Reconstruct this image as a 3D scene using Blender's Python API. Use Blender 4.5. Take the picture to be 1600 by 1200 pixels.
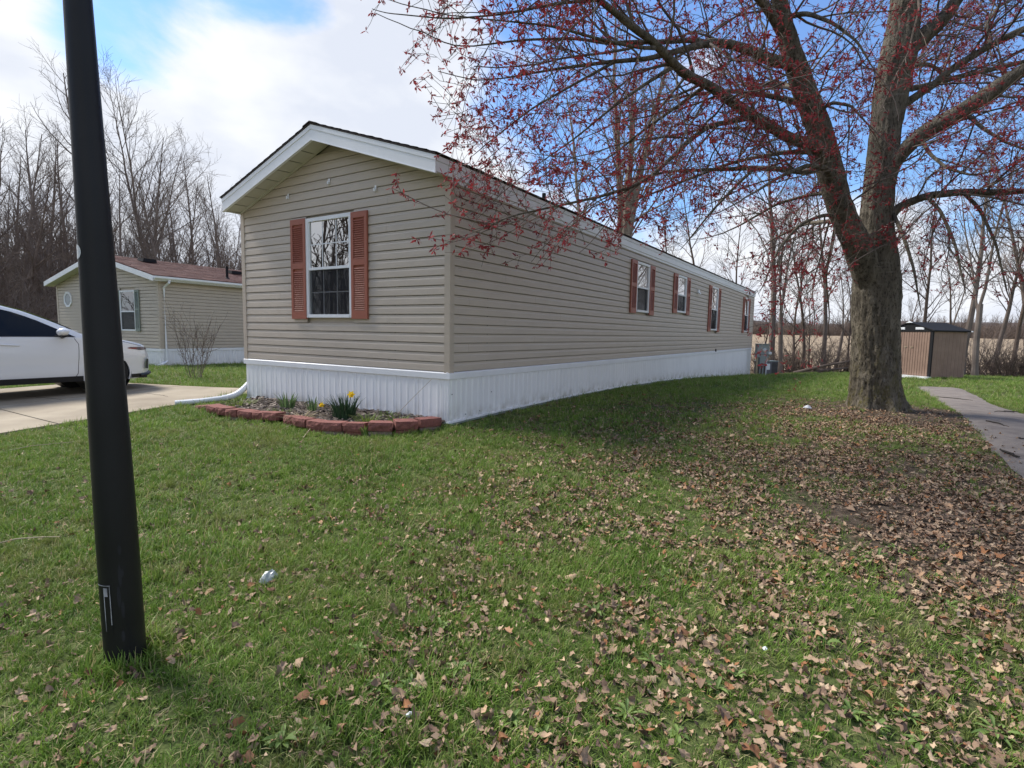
import bpy, math, random
import numpy as np
from mathutils import Vector, Matrix, noise as mnoise

SC = bpy.context.scene
COL = SC.collection
for o in list(bpy.data.objects):
    bpy.data.objects.remove(o)
R = math.radians

# ------------------------------------------------------------------ camera
CAMZ = 1.5
F, PITCH, ROLL = 852.85, 0.0944, 0.018
cr, sr, cp, sp = math.cos(ROLL), math.sin(ROLL), math.cos(PITCH), math.sin(PITCH)
right = Vector((cr, sr * sp, sr * cp))
up = Vector((-sr, cr * sp, cr * cp))
fwd = Vector((0, cp, -sp))
cam = bpy.data.cameras.new('camera')
camo = bpy.data.objects.new('camera', cam)
COL.objects.link(camo)
m3 = Matrix((right, up, -fwd)).transposed()
camo.matrix_world = Matrix.Translation((0, 0, CAMZ)) @ m3.to_4x4()
cam.sensor_width = 36
cam.lens = F / 1600 * 36
cam.clip_start = 0.05
cam.clip_end = 3000
SC.camera = camo

def ray(px, py):
    u = (px - 800) / F; v = (py - 600) / F
    u, v = cr * u + sr * v, -sr * u + cr * v
    return np.array([u, cp - v * sp, -sp - v * cp])
def at(px, py, Y):
    r = ray(px, py)
    return r * (Y / r[1]) + np.array([0, 0, CAMZ])

# ------------------------------------------------------------------ world, sun, exposure
SUN_AZ = R(-62)       # from +Y towards -X (left, behind the car)
SUN_EL = R(48)
world = bpy.data.worlds.new('World')
SC.world = world
world.use_nodes = True
nt = world.node_tree
nt.nodes.clear()
def N(tree, typ, **kw):
    n = tree.nodes.new(typ)
    for k, v in kw.items():
        setattr(n, k, v)
    return n
out = N(nt, 'ShaderNodeOutputWorld')
bg = N(nt, 'ShaderNodeBackground')
bg.inputs['Strength'].default_value = 0.13
nt.links.new(bg.outputs[0], out.inputs[0])
sky = N(nt, 'ShaderNodeTexSky')
sky.sky_type = 'NISHITA'
sky.sun_disc = False
sky.sun_elevation = SUN_EL
sky.sun_rotation = SUN_AZ
sky.air_density = 1.0
sky.dust_density = 0.6
sky.ozone_density = 2.0
tc = N(nt, 'ShaderNodeTexCoord')
def L(a, b):
    nt.links.new(a, b)
def math_n(op, a, b=None, clamp=False):
    n = N(nt, 'ShaderNodeMath', operation=op)
    n.use_clamp = clamp
    for i, x in enumerate((a, b)):
        if x is None: continue
        if isinstance(x, (int, float)): n.inputs[i].default_value = x
        else: L(x, n.inputs[i])
    return n.outputs[0]
def blob(px, py, a0, a1, amt):
    d = ray(px, py); d = d / np.linalg.norm(d)
    vm = N(nt, 'ShaderNodeVectorMath', operation='DOT_PRODUCT')
    L(tc.outputs['Generated'], vm.inputs[0]); vm.inputs[1].default_value = tuple(d)
    mr = N(nt, 'ShaderNodeMapRange', interpolation_type='SMOOTHSTEP')
    L(vm.outputs['Value'], mr.inputs['Value'])
    mr.inputs['From Min'].default_value = math.cos(R(a1)); mr.inputs['From Max'].default_value = math.cos(R(a0))
    mr.inputs['To Min'].default_value = 0; mr.inputs['To Max'].default_value = amt
    return mr.outputs['Result']
mp = N(nt, 'ShaderNodeMapping')
mp.inputs['Scale'].default_value = (1, 1, 2.0)
mp.inputs['Location'].default_value = (3.1, 1.7, 0.4)
L(tc.outputs['Generated'], mp.inputs['Vector'])
n1 = N(nt, 'ShaderNodeTexNoise')
n1.inputs['Scale'].default_value = 3.0; n1.inputs['Detail'].default_value = 9; n1.inputs['Roughness'].default_value = 0.55
n1.inputs['Distortion'].default_value = 0.35
L(mp.outputs[0], n1.inputs['Vector'])
sep = N(nt, 'ShaderNodeSeparateXYZ'); L(tc.outputs['Generated'], sep.inputs[0])
low = N(nt, 'ShaderNodeMapRange', interpolation_type='SMOOTHSTEP')
L(sep.outputs['Z'], low.inputs['Value'])
low.inputs['From Min'].default_value = 0.05; low.inputs['From Max'].default_value = 0.46
low.inputs['To Min'].default_value = 0.26; low.inputs['To Max'].default_value = 0.0
acc = n1.outputs['Fac']
for b in (blob(60, 260, 14, 48, 0.42), blob(520, 200, 4, 19, 0.24), blob(310, -30, 4, 16, -0.64), blob(700, 185, 1, 9, -0.2),
          blob(1050, 60, 5, 28, -0.26), blob(1560, 60, 2, 22, -0.16), blob(1095, 105, 0, 4, .2), low.outputs['Result']):
    acc = math_n('ADD', acc, b)
cm = N(nt, 'ShaderNodeMapRange', interpolation_type='SMOOTHSTEP')
L(acc, cm.inputs['Value'])
cm.inputs['From Min'].default_value = 0.44; cm.inputs['From Max'].default_value = 0.64; cm.inputs['To Min'].default_value = 0.06
n2 = N(nt, 'ShaderNodeTexNoise')
n2.inputs['Scale'].default_value = 5.0; n2.inputs['Detail'].default_value = 7; n2.inputs['Roughness'].default_value = 0.5
L(mp.outputs[0], n2.inputs['Vector'])
ccol = N(nt, 'ShaderNodeMix', data_type='RGBA')
cs = N(nt, 'ShaderNodeMapRange'); L(n2.outputs['Fac'], cs.inputs['Value'])
cs.inputs['From Min'].default_value = 0.38; cs.inputs['From Max'].default_value = 0.62
L(cs.outputs['Result'], ccol.inputs['Factor'])
ccol.inputs['A'].default_value = (3.1, 3.3, 3.75, 1)
ccol.inputs['B'].default_value = (3.95, 4.05, 4.22, 1)
skm = N(nt, 'ShaderNodeMix', data_type='RGBA', blend_type='MULTIPLY')
skm.inputs['Factor'].default_value = 1.0
L(sky.outputs[0], skm.inputs['A'])
skm.inputs['B'].default_value = (.50, .70, .92, 1)
mx = N(nt, 'ShaderNodeMix', data_type='RGBA')
L(cm.outputs['Result'], mx.inputs['Factor']); L(skm.outputs['Result'], mx.inputs['A']); L(ccol.outputs['Result'], mx.inputs['B'])
L(mx.outputs['Result'], bg.inputs['Color'])

sun = bpy.data.lights.new('sun', 'SUN')
suno = bpy.data.objects.new('sun', sun)
COL.objects.link(suno)
sun.energy = 3.0
sun.angle = R(18)
sun.color = (1.0, 0.95, 0.87)
sd = Vector((math.sin(SUN_AZ) * math.cos(SUN_EL), math.cos(SUN_AZ) * math.cos(SUN_EL), math.sin(SUN_EL)))
suno.rotation_euler = sd.to_track_quat('Z', 'Y').to_euler()
suno.location = (0, 0, 40)
vs = SC.view_settings
vs.view_transform = 'Standard'
try: vs.look = 'None'
except Exception: pass
vs.exposure = 0.97
vs.gamma = 1.0
vs.use_curve_mapping = False
SC.cycles.use_denoising = True
SC.cycles.max_bounces = 6
SC.cycles.transparent_max_bounces = 12

# ------------------------------------------------------------------ helpers
def S(r, g, b):
    return tuple((c / 12.92 if c <= .04045 else ((c + .055) / 1.055) ** 2.4) for c in (r / 255, g / 255, b / 255))

class MB:
    def __init__(s):
        s.v = []; s.f = []; s.mi = []; s.t = []; s.n = 0
    def add(s, v, f, mi=0, tone=0.5):
        v = np.asarray(v, float).reshape(-1, 3); f = np.asarray(f, int)
        s.v.append(v); s.f.append(f + s.n); s.mi.append(np.full(len(f), mi)); s.n += len(v)
        s.t.append(np.broadcast_to(np.asarray(tone, float), (len(v),)))
        return s
    def box(s, x0, x1, y0, y1, z0, z1, mi=0, tone=.5):
        v = [(x, y, z) for z in (z0, z1) for y in (y0, y1) for x in (x0, x1)]
        f = [(0, 2, 3, 1), (4, 5, 7, 6), (0, 1, 5, 4), (2, 6, 7, 3), (0, 4, 6, 2), (1, 3, 7, 5)]
        return s.add(v, f, mi, tone)
    def hexa(s, pts, mi=0, tone=.5):   # 8 points, order as in box
        return s.add(pts, [(0, 2, 3, 1), (4, 5, 7, 6), (0, 1, 5, 4), (2, 6, 7, 3), (0, 4, 6, 2), (1, 3, 7, 5)], mi, tone)
    def prism(s, prof, x0, x1, ax=0, mi=0, tone=.5, caps=True):
        # prof: list of (a,b) ring; extruded along axis ax
        n = len(prof)
        def P(x, a, b):
            return {0: (x, a, b), 1: (a, x, b), 2: (a, b, x)}[ax]
        x0s = x0 if hasattr(x0, '__len__') else [x0] * n
        x1s = x1 if hasattr(x1, '__len__') else [x1] * n
        v = [P(x0s[i], *prof[i]) for i in range(n)] + [P(x1s[i], *prof[i]) for i in range(n)]
        s.add(v, [(i, (i + 1) % n, n + (i + 1) % n, n + i) for i in range(n)], mi, tone)
        if caps:
            k = s.n
            s.add(v[:n], [tuple(range(n))[::-1]], mi, tone)
            s.add(v[n:], [tuple(range(n))], mi, tone)
        return s
    def tube(s, pts, rad, k=6, mi=0, tone=.5, cap=True):
        P = np.asarray(pts, float); n = len(P)
        r = np.broadcast_to(np.asarray(rad, float), (n,))
        T = np.empty_like(P)
        T[1:-1] = P[2:] - P[:-2]; T[0] = P[1] - P[0]; T[-1] = P[-1] - P[-2]
        T /= (np.linalg.norm(T, axis=1, keepdims=True) + 1e-12)
        ref = np.array([0, 0, 1.]) if abs(T[:, 2].mean()) < .8 else np.array([1., 0, 0])
        A = np.cross(T, ref); A /= (np.linalg.norm(A, axis=1, keepdims=True) + 1e-12)
        B = np.cross(T, A)
        a = np.arange(k) * (2 * math.pi / k)
        V = P[:, None, :] + r[:, None, None] * (np.cos(a)[None, :, None] * A[:, None, :] + np.sin(a)[None, :, None] * B[:, None, :])
        i = np.arange(n - 1)[:, None] * k; j = np.arange(k)[None, :]; j2 = (j + 1) % k
        f = np.stack([i + j, i + k + j, i + k + j2, i + j2], -1).reshape(-1, 4)
        s.add(V.reshape(-1, 3), f, mi, tone)
        if cap and k > 3:
            s.add(V[0], [tuple(range(k))], mi, tone); s.add(V[-1], [tuple(range(k))[::-1]], mi, tone)
        return s
    def lathe(s, prof, k=24, mi=0, axis=2, c=(0, 0, 0)):
        n = len(prof); a = np.arange(k) * 2 * math.pi / k
        V = np.zeros((n, k, 3))
        ax = [(1, 2, 0), (2, 0, 1), (0, 1, 2)][axis]
        for i, (r, h) in enumerate(prof):
            V[i, :, ax[0]] = r * np.cos(a); V[i, :, ax[1]] = r * np.sin(a); V[i, :, ax[2]] = h
        V += np.array(c)
        i = np.arange(n - 1)[:, None] * k; j = np.arange(k)[None, :]; j2 = (j + 1) % k
        f = np.stack([i + j, i + j2, i + k + j2, i + k + j], -1).reshape(-1, 4)
        return s.add(V.reshape(-1, 3), f, mi)
    def mesh(s, name, mats, smooth=False):
        me = bpy.data.meshes.new(name)
        V = np.concatenate(s.v) if s.v else np.zeros((0, 3))
        me.vertices.add(len(V)); me.vertices.foreach_set('co', V.ravel().astype(np.float32))
        loops = np.concatenate([f.ravel() for f in s.f]).astype(np.int32)
        tot = np.concatenate([np.full(len(f), f.shape[1]) for f in s.f]).astype(np.int32)
        start = np.concatenate([[0], np.cumsum(tot)[:-1]]).astype(np.int32)
        me.loops.add(len(loops)); me.loops.foreach_set('vertex_index', loops)
        me.polygons.add(len(tot)); me.polygons.foreach_set('loop_start', start); me.polygons.foreach_set('loop_total', tot)
        me.polygons.foreach_set('material_index', np.concatenate(s.mi).astype(np.int32))
        me.polygons.foreach_set('use_smooth', np.full(len(tot), bool(smooth)))
        at_ = me.attributes.new('tone', 'FLOAT', 'POINT')
        at_.data.foreach_set('value', np.concatenate(s.t).astype(np.float32))
        for m in (mats if isinstance(mats, (list, tuple)) else [mats]):
            me.materials.append(m)
        me.update(calc_edges=True)
        return me
    def build(s, name, mats, parent=None, smooth=False, loc=None, rz=0):
        return obj(name, s.mesh(name, mats, smooth), parent, loc, rz)

def obj(name, me, parent=None, loc=None, rz=0):
    o = bpy.data.objects.new(name, me)
    COL.objects.link(o)
    if parent is not None: o.parent = parent
    if loc is not None: o.location = loc
    if rz: o.rotation_euler = (0, 0, rz)
    return o
def empty(name, loc, rz=0):
    o = bpy.data.objects.new(name, None)
    COL.objects.link(o); o.location = loc; o.rotation_euler = (0, 0, rz)
    o.empty_display_size = .2
    return o
def tag(o, label=None, cat=None, group=None, kind=None):
    if label: o['label'] = label
    if cat: o['category'] = cat
    if group: o['group'] = group
    if kind: o['kind'] = kind
    return o
def dup(root, loc, rz=0, sc=1.0):
    r = root.copy(); COL.objects.link(r); r.location = loc; r.rotation_euler = (0, 0, rz)
    r.scale = (sc, sc, sc) if not hasattr(sc, '__len__') else sc
    for ch in list(root.children):
        c = ch.copy(); COL.objects.link(c); c.parent = r
        for g in ch.children:
            d = g.copy(); COL.objects.link(d); d.parent = c
    return r

# ------------------------------------------------------------------ materials
def mat(name, col, col2=None, rough=.6, scale=6, var=.12, bump=0., bscale=60, spec=.4, metal=0, detail=5, stretch=None, coords='POS', tone=False, transl=0., coat=0):
    m = bpy.data.materials.new(name); m.use_nodes = True
    t = m.node_tree; t.nodes.clear()
    o = N(t, 'ShaderNodeOutputMaterial'); p = N(t, 'ShaderNodeBsdfPrincipled')
    p.inputs['Roughness'].default_value = rough
    p.inputs['Metallic'].default_value = metal
    p.inputs['Specular IOR Level'].default_value = spec
    if coat: p.inputs['Coat Weight'].default_value = coat
    if col2 is None:
        c1 = tuple(max(0, c * (1 - var)) for c in col); c2 = tuple(c * (1 + var) for c in col)
    else: c1, c2 = col, col2
    if coords == 'POS':
        g = N(t, 'ShaderNodeNewGeometry'); vec = g.outputs['Position']
    else:
        g = N(t, 'ShaderNodeTexCoord'); vec = g.outputs['Object']
    if stretch:
        mp_ = N(t, 'ShaderNodeMapping'); mp_.inputs['Scale'].default_value = stretch
        t.links.new(vec, mp_.inputs['Vector']); vec = mp_.outputs[0]
    nz = N(t, 'ShaderNodeTexNoise'); nz.inputs['Scale'].default_value = scale; nz.inputs['Detail'].default_value = detail
    nz.inputs['Roughness'].default_value = .6
    t.links.new(vec, nz.inputs['Vector'])
    mr = N(t, 'ShaderNodeMapRange'); mr.inputs['From Min'].default_value = .3; mr.inputs['From Max'].default_value = .7
    t.links.new(nz.outputs['Fac'], mr.inputs['Value'])
    fac = mr.outputs['Result']
    if tone:
        a = N(t, 'ShaderNodeAttribute'); a.attribute_name = 'tone'
        ad = N(t, 'ShaderNodeMath', operation='MULTIPLY_ADD')
        t.links.new(fac, ad.inputs[0]); ad.inputs[1].default_value = .35
        sb = N(t, 'ShaderNodeMath', operation='MULTIPLY_ADD'); t.links.new(a.outputs['Fac'], sb.inputs[0]); sb.inputs[1].default_value = 1.; sb.inputs[2].default_value = -.17
        t.links.new(sb.outputs[0], ad.inputs[2]); ad.use_clamp = True
        fac = ad.outputs[0]
    mix = N(t, 'ShaderNodeMix', data_type='RGBA')
    mix.inputs['A'].default_value = (*c1, 1); mix.inputs['B'].default_value = (*c2, 1)
    t.links.new(fac, mix.inputs['Factor'])
    t.links.new(mix.outputs['Result'], p.inputs['Base Color'])
    if bump:
        nb = N(t, 'ShaderNodeTexNoise'); nb.inputs['Scale'].default_value = bscale; nb.inputs['Detail'].default_value = 6
        t.links.new(vec, nb.inputs['Vector'])
        b = N(t, 'ShaderNodeBump'); b.inputs['Strength'].default_value = bump; b.inputs['Distance'].default_value = .02
        t.links.new(nb.outputs['Fac'], b.inputs['Height']); t.links.new(b.outputs[0], p.inputs['Normal'])
    if transl:
        tr = N(t, 'ShaderNodeBsdfTranslucent'); t.links.new(mix.outputs['Result'], tr.inputs['Color'])
        ms = N(t, 'ShaderNodeMixShader'); ms.inputs[0].default_value = transl
        t.links.new(p.outputs[0], ms.inputs[1]); t.links.new(tr.outputs[0], ms.inputs[2]); t.links.new(ms.outputs[0], o.inputs[0])
    else:
        t.links.new(p.outputs[0], o.inputs[0])
    m.node_tree.nodes.active = p
    return m

def glass(name, fac=.25, tint=(.75, .8, .8), rough=0.0, spec=(1, 1, 1)):
    m = bpy.data.materials.new(name); m.use_nodes = True
    t = m.node_tree; t.nodes.clear()
    o = N(t, 'ShaderNodeOutputMaterial')
    tr = N(t, 'ShaderNodeBsdfTransparent'); tr.inputs[0].default_value = (*tint, 1)
    gl = N(t, 'ShaderNodeBsdfGlossy'); gl.inputs['Roughness'].default_value = rough; gl.inputs[0].default_value = (*spec, 1)
    fr = N(t, 'ShaderNodeFresnel'); fr.inputs['IOR'].default_value = 1.6
    mr = N(t, 'ShaderNodeMath', operation='ADD'); mr.use_clamp = True
    t.links.new(fr.outputs[0], mr.inputs[0]); mr.inputs[1].default_value = fac
    ms = N(t, 'ShaderNodeMixShader')
    t.links.new(mr.outputs[0], ms.inputs[0]); t.links.new(tr.outputs[0], ms.inputs[1]); t.links.new(gl.outputs[0], ms.inputs[2])
    t.links.new(ms.outputs[0], o.inputs[0])
    return m

def screen_mat(name, col, a):
    m = bpy.data.materials.new(name); m.use_nodes = True
    t = m.node_tree; t.nodes.clear()
    o = N(t, 'ShaderNodeOutputMaterial')
    tr = N(t, 'ShaderNodeBsdfTransparent'); d = N(t, 'ShaderNodeBsdfDiffuse'); d.inputs[0].default_value = (*col, 1)
    ms = N(t, 'ShaderNodeMixShader'); ms.inputs[0].default_value = a
    t.links.new(tr.outputs[0], ms.inputs[1]); t.links.new(d.outputs[0], ms.inputs[2]); t.links.new(ms.outputs[0], o.inputs[0])
    return m

m_siding = mat('siding_vinyl', S(186, 174, 160), rough=.42, var=.05, scale=2.5, bump=.05, bscale=90, stretch=(1, 1, 4))
m_siding2 = mat('siding_vinyl_neighbour', S(186, 174, 158), rough=.45, var=.05, scale=2.5)
m_corner = mat('corner_vinyl', S(183, 170, 155), rough=.4, var=.04)
m_white = mat('white_aluminium', (.81, .82, .84), rough=.4, var=.04, scale=3)
m_skirt = mat('white_skirting', (.78, .785, .80), (.86, .865, .875), rough=.38, scale=1.4, stretch=(1, 1, .25))
def add_dirt(m):
    t = m.node_tree; p = [n for n in t.nodes if n.type == 'BSDF_PRINCIPLED'][0]; src_ = p.inputs['Base Color'].links[0].from_socket
    a = N(t, 'ShaderNodeAttribute'); a.attribute_name = 'tone'; g = N(t, 'ShaderNodeNewGeometry'); nz = N(t, 'ShaderNodeTexNoise'); nz.inputs['Scale'].default_value = 7; nz.inputs['Detail'].default_value = 8
    t.links.new(g.outputs['Position'], nz.inputs['Vector']); pw = N(t, 'ShaderNodeMath', operation='POWER'); t.links.new(a.outputs['Fac'], pw.inputs[0]); pw.inputs[1].default_value = 5
    mr = N(t, 'ShaderNodeMapRange'); t.links.new(nz.outputs['Fac'], mr.inputs['Value']); mr.inputs['From Min'].default_value = .38; mr.inputs['From Max'].default_value = .66
    mu = N(t, 'ShaderNodeMath', operation='MULTIPLY'); mu.use_clamp = True; t.links.new(pw.outputs[0], mu.inputs[0]); t.links.new(mr.outputs['Result'], mu.inputs[1])
    mx_ = N(t, 'ShaderNodeMix', data_type='RGBA'); t.links.new(mu.outputs[0], mx_.inputs['Factor']); t.links.new(src_, mx_.inputs['A']); mx_.inputs['B'].default_value = (.30, .27, .20, 1)
    t.links.new(mx_.outputs['Result'], p.inputs['Base Color'])
add_dirt(m_skirt)
m_soffit = mat('soffit_vinyl', S(192, 190, 178), rough=.5, var=.04)
m_shutter = mat('shutter_vinyl', S(158, 94, 76), rough=.45, var=.06, scale=5)
m_shutter_d = mat('shutter_vinyl_shaded', S(136, 72, 60), rough=.45, var=.06, scale=5)  # shutter red with the side wall's shade mixed into its colour; not assigned
m_shutter_g = mat('shutter_grey_green', S(128, 138, 130), rough=.5, var=.05)
m_shingle = mat('dark_shingle', S(62, 54, 52), rough=.9, var=.3, scale=30, bump=.3)
m_shingle_r = mat('brown_shingle', S(78, 51, 47), S(106, 73, 66), rough=.9, scale=3.0, bump=.3, bscale=50, detail=8)
m_black = mat('black_metal', (.014, .014, .016), rough=.75, var=.1, spec=.2)
m_dark = mat('dark_inside', (.02, .02, .022), rough=.9)
m_room = mat('room_wall', (.16, .15, .14), rough=.9)
m_curtain = mat('curtain_cloth', (.42, .44, .50), rough=.9, var=.1)
m_curtain_w = mat('white_curtain_cloth', (.7, .7, .66), rough=.9, var=.1)
m_glass = glass('window_glass', .38, (.55, .58, .6))
m_glass_lo = glass('window_glass_lower', .10, (.7, .75, .78))
m_screen = screen_mat('insect_screen', (.05, .05, .055), .36)
m_post = mat('black_post_paint', (.0085, .0085, .0095), (.013, .013, .015), rough=.45, scale=3, spec=.28, bump=.04, bscale=120)
m_chip = mat('worn_paint', (.012, .012, .014), (.62, .62, .66), rough=.6, scale=14, detail=8, coords='OBJ', stretch=(1, 1, .5))
m_sticker = mat('sticker_white', (.62, .62, .64), rough=.5, var=.08, scale=30)
m_conc = mat('concrete', S(126, 114, 97), S(164, 152, 132), rough=.9, scale=.9, bump=.15, bscale=150, detail=9)
m_asph = mat('weathered_asphalt', S(106, 97, 91), S(136, 127, 119), rough=.95, scale=3, bump=.5, bscale=180, detail=9)
m_crack = mat('dark_crack', (.03, .026, .022), rough=1)
m_block = mat('red_block', S(106, 65, 59), S(142, 92, 84), rough=.9, scale=18, bump=.5, bscale=70, detail=8)
m_blockf = mat('grey_block', S(120, 100, 90), S(150, 135, 122), rough=.9, scale=14, bump=.5, bscale=70)
m_soil = mat('bed_soil', (.045, .033, .025), (.09, .07, .055), rough=1, scale=9, bump=.6, bscale=40)
m_mulch = mat('mulch_chip', (.05, .036, .03), (.30, .25, .21), rough=1, scale=9, tone=True)
m_car = mat('white_car_paint', (.72, .74, .77), rough=.22, var=.01, spec=.5, coat=.6)
m_carblk = mat('black_trim', (.015, .015, .017), rough=.45, var=.1)
m_carglass = mat('car_dark_glass', (.004, .005, .007), rough=.05, var=.1, spec=.35)
m_tyre = mat('tyre_rubber', (.012, .012, .013), rough=.8, var=.2)
m_rim = mat('alloy', (.32, .33, .35), rough=.3, metal=1)
m_lens = mat('headlamp_lens', (.05, .05, .065), (.17, .10, .10), rough=.08, scale=14)
m_red = mat('red_lens', (.35, .03, .03), rough=.15)
m_shed = mat('shed_panel', S(132, 108, 94), S(146, 121, 106), rough=.6, scale=3)
m_grey = mat('grey_metal', S(140, 148, 146), rough=.5, var=.06)
m_greyd = mat('grey_ac', S(100, 98, 104), rough=.55, var=.08)
m_hose = mat('yellow_hose', S(196, 176, 110), rough=.5)
m_pipew = mat('white_pipe', (.72, .74, .76), rough=.4, var=.05)
m_bark_bg = mat('bare_bark', S(92, 82, 76), S(130, 118, 109), rough=.95, scale=1.2, tone=False, detail=6)
m_bark_lt = mat('pale_bark', S(114, 103, 93), S(146, 134, 121), rough=.95, scale=2.5, detail=6)
m_bark_dk = mat('brown_thicket_bark', S(82, 70, 63), S(116, 101, 91), rough=.95, scale=1.2, detail=6)
m_twig_m = mat('maple_twig', S(72, 62, 58), S(120, 108, 98), rough=.9, scale=1.5, tone=True)
m_blossom = mat('maple_blossom', (.15, .022, .028), (.40, .05, .055), rough=.7, scale=3, tone=True, transl=.35)
m_field = mat('dry_field', S(118, 100, 80), S(160, 141, 114), rough=1, scale=.4, detail=9, stretch=(1, .3, 1))
m_clear = mat('crumpled_plastic', (.38, .43, .42), (.62, .66, .66), rough=.25, scale=20, transl=.3)
m_paper = mat('white_litter', (.7, .72, .76), rough=.7)
m_stick = mat('dry_stick', S(150, 136, 112), S(186, 172, 146), rough=.9, scale=9)
m_daff = mat('daffodil_leaf', (.015, .04, .018), (.04, .085, .035), rough=.5, scale=8, tone=True, transl=.2)
m_iris = mat('iris_leaf', (.05, .10, .04), (.16, .24, .09), rough=.55, scale=8, tone=True, transl=.3)
m_lily = mat('light_green_leaf', (.09, .14, .03), (.24, .30, .08), rough=.6, scale=8, tone=True, transl=.3)
m_yellow = mat('yellow_petal', (.75, .50, .02), (.85, .62, .04), rough=.6, scale=9, transl=.3)
m_strawc = mat('dead_straw', (.22, .17, .09), (.42, .34, .20), rough=.9, scale=8, tone=True)
m_weed = mat('weed_leaf', (.10, .17, .04), (.24, .34, .09), rough=.6, scale=8, tone=True, transl=.35)
m_bushleaf = mat('bush_bud', (.10, .10, .04), (.20, .18, .07), rough=.8, tone=True)

def leaf_mat():
    m = mat('dead_leaf', (.1, .1, .1), rough=.85)
    t = m.node_tree
    p = [n for n in t.nodes if n.type == 'BSDF_PRINCIPLED'][0]
    a = N(t, 'ShaderNodeAttribute'); a.attribute_name = 'tone'
    oi = N(t, 'ShaderNodeObjectInfo')
    ad = N(t, 'ShaderNodeMath', operation='ADD'); t.links.new(a.outputs['Fac'], ad.inputs[0]); t.links.new(oi.outputs['Random'], ad.inputs[1])
    fr = N(t, 'ShaderNodeMath', operation='FRACT'); t.links.new(ad.outputs[0], fr.inputs[0])
    rp = N(t, 'ShaderNodeValToRGB'); t.links.new(fr.outputs[0], rp.inputs[0])
    cs_ = [(0, S(90, 71, 58)), (.2, S(132, 108, 88)), (.42, S(156, 132, 108)), (.6, S(112, 88, 72)), (.78, S(182, 160, 132)), (.9, S(150, 102, 66)), (1, S(78, 60, 48))]
    e = rp.color_ramp.elements
    while len(e) < len(cs_): e.new(.5)
    for el, (ps, c) in zip(e, cs_):
        el.position = ps; el.color = (*c, 1)
    t.links.new(rp.outputs[0], p.inputs['Base Color'])
    return m
m_leaf = leaf_mat()

def grass_mat(name, lo, hi, dry, dry_amt):
    m = bpy.data.materials.new(name); m.use_nodes = True
    t = m.node_tree; t.nodes.clear()
    o = N(t, 'ShaderNodeOutputMaterial'); d = N(t, 'ShaderNodeBsdfPrincipled'); tr = N(t, 'ShaderNodeBsdfTranslucent')
    d.inputs['Roughness'].default_value = .55; d.inputs['Specular IOR Level'].default_value = .25
    g = N(t, 'ShaderNodeNewGeometry'); oi = N(t, 'ShaderNodeObjectInfo')
    nz = N(t, 'ShaderNodeTexNoise'); nz.inputs['Scale'].default_value = .9; nz.inputs['Detail'].default_value = 4
    t.links.new(g.outputs['Position'], nz.inputs['Vector'])
    f1 = N(t, 'ShaderNodeMath', operation='MULTIPLY_ADD'); t.links.new(oi.outputs['Random'], f1.inputs[0]); f1.inputs[1].default_value = .6
    f0 = N(t, 'ShaderNodeMapRange'); t.links.new(nz.outputs['Fac'], f0.inputs['Value']); f0.inputs['From Min'].default_value = .3; f0.inputs['From Max'].default_value = .7
    f0.inputs['To Max'].default_value = .55
    t.links.new(f0.outputs['Result'], f1.inputs[2]); f1.use_clamp = True
    mix = N(t, 'ShaderNodeMix', data_type='RGBA'); mix.inputs['A'].default_value = (*lo, 1); mix.inputs['B'].default_value = (*hi, 1)
    t.links.new(f1.outputs[0], mix.inputs['Factor'])
    nz2 = N(t, 'ShaderNodeTexNoise'); nz2.inputs['Scale'].default_value = 2.1; nz2.inputs['Detail'].default_value = 5; t.links.new(g.outputs['Position'], nz2.inputs['Vector'])
    f2 = N(t, 'ShaderNodeMapRange'); t.links.new(nz2.outputs['Fac'], f2.inputs['Value']); f2.inputs['From Min'].default_value = .5; f2.inputs['From Max'].default_value = .68; f2.inputs['To Max'].default_value = .5
    my = N(t, 'ShaderNodeMix', data_type='RGBA'); t.links.new(f2.outputs['Result'], my.inputs['Factor']); t.links.new(mix.outputs['Result'], my.inputs['A']); my.inputs['B'].default_value = (.24, .225, .085, 1)
    mix = my
    a = N(t, 'ShaderNodeAttribute'); a.attribute_name = 'tone'
    dm = N(t, 'ShaderNodeMath', operation='LESS_THAN'); t.links.new(a.outputs['Fac'], dm.inputs[0]); dm.inputs[1].default_value = dry_amt
    mix2 = N(t, 'ShaderNodeMix', data_type='RGBA'); t.links.new(dm.outputs[0], mix2.inputs['Factor'])
    t.links.new(mix.outputs['Result'], mix2.inputs['A']); mix2.inputs['B'].default_value = (*dry, 1)
    t.links.new(mix2.outputs['Result'], d.inputs['Base Color']); t.links.new(mix2.outputs['Result'], tr.inputs['Color'])
    ms = N(t, 'ShaderNodeMixShader'); ms.inputs[0].default_value = .3
    t.links.new(d.outputs[0], ms.inputs[1]); t.links.new(tr.outputs[0], ms.inputs[2]); t.links.new(ms.outputs[0], o.inputs[0])
    return m
m_grass = grass_mat('grass_blade', (.068, .148, .018), (.225, .335, .060), (.40, .35, .17), .11)
m_straw = grass_mat('straw_blade', (.22, .18, .10), (.42, .35, .21), (.14, .18, .05), .25)

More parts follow.
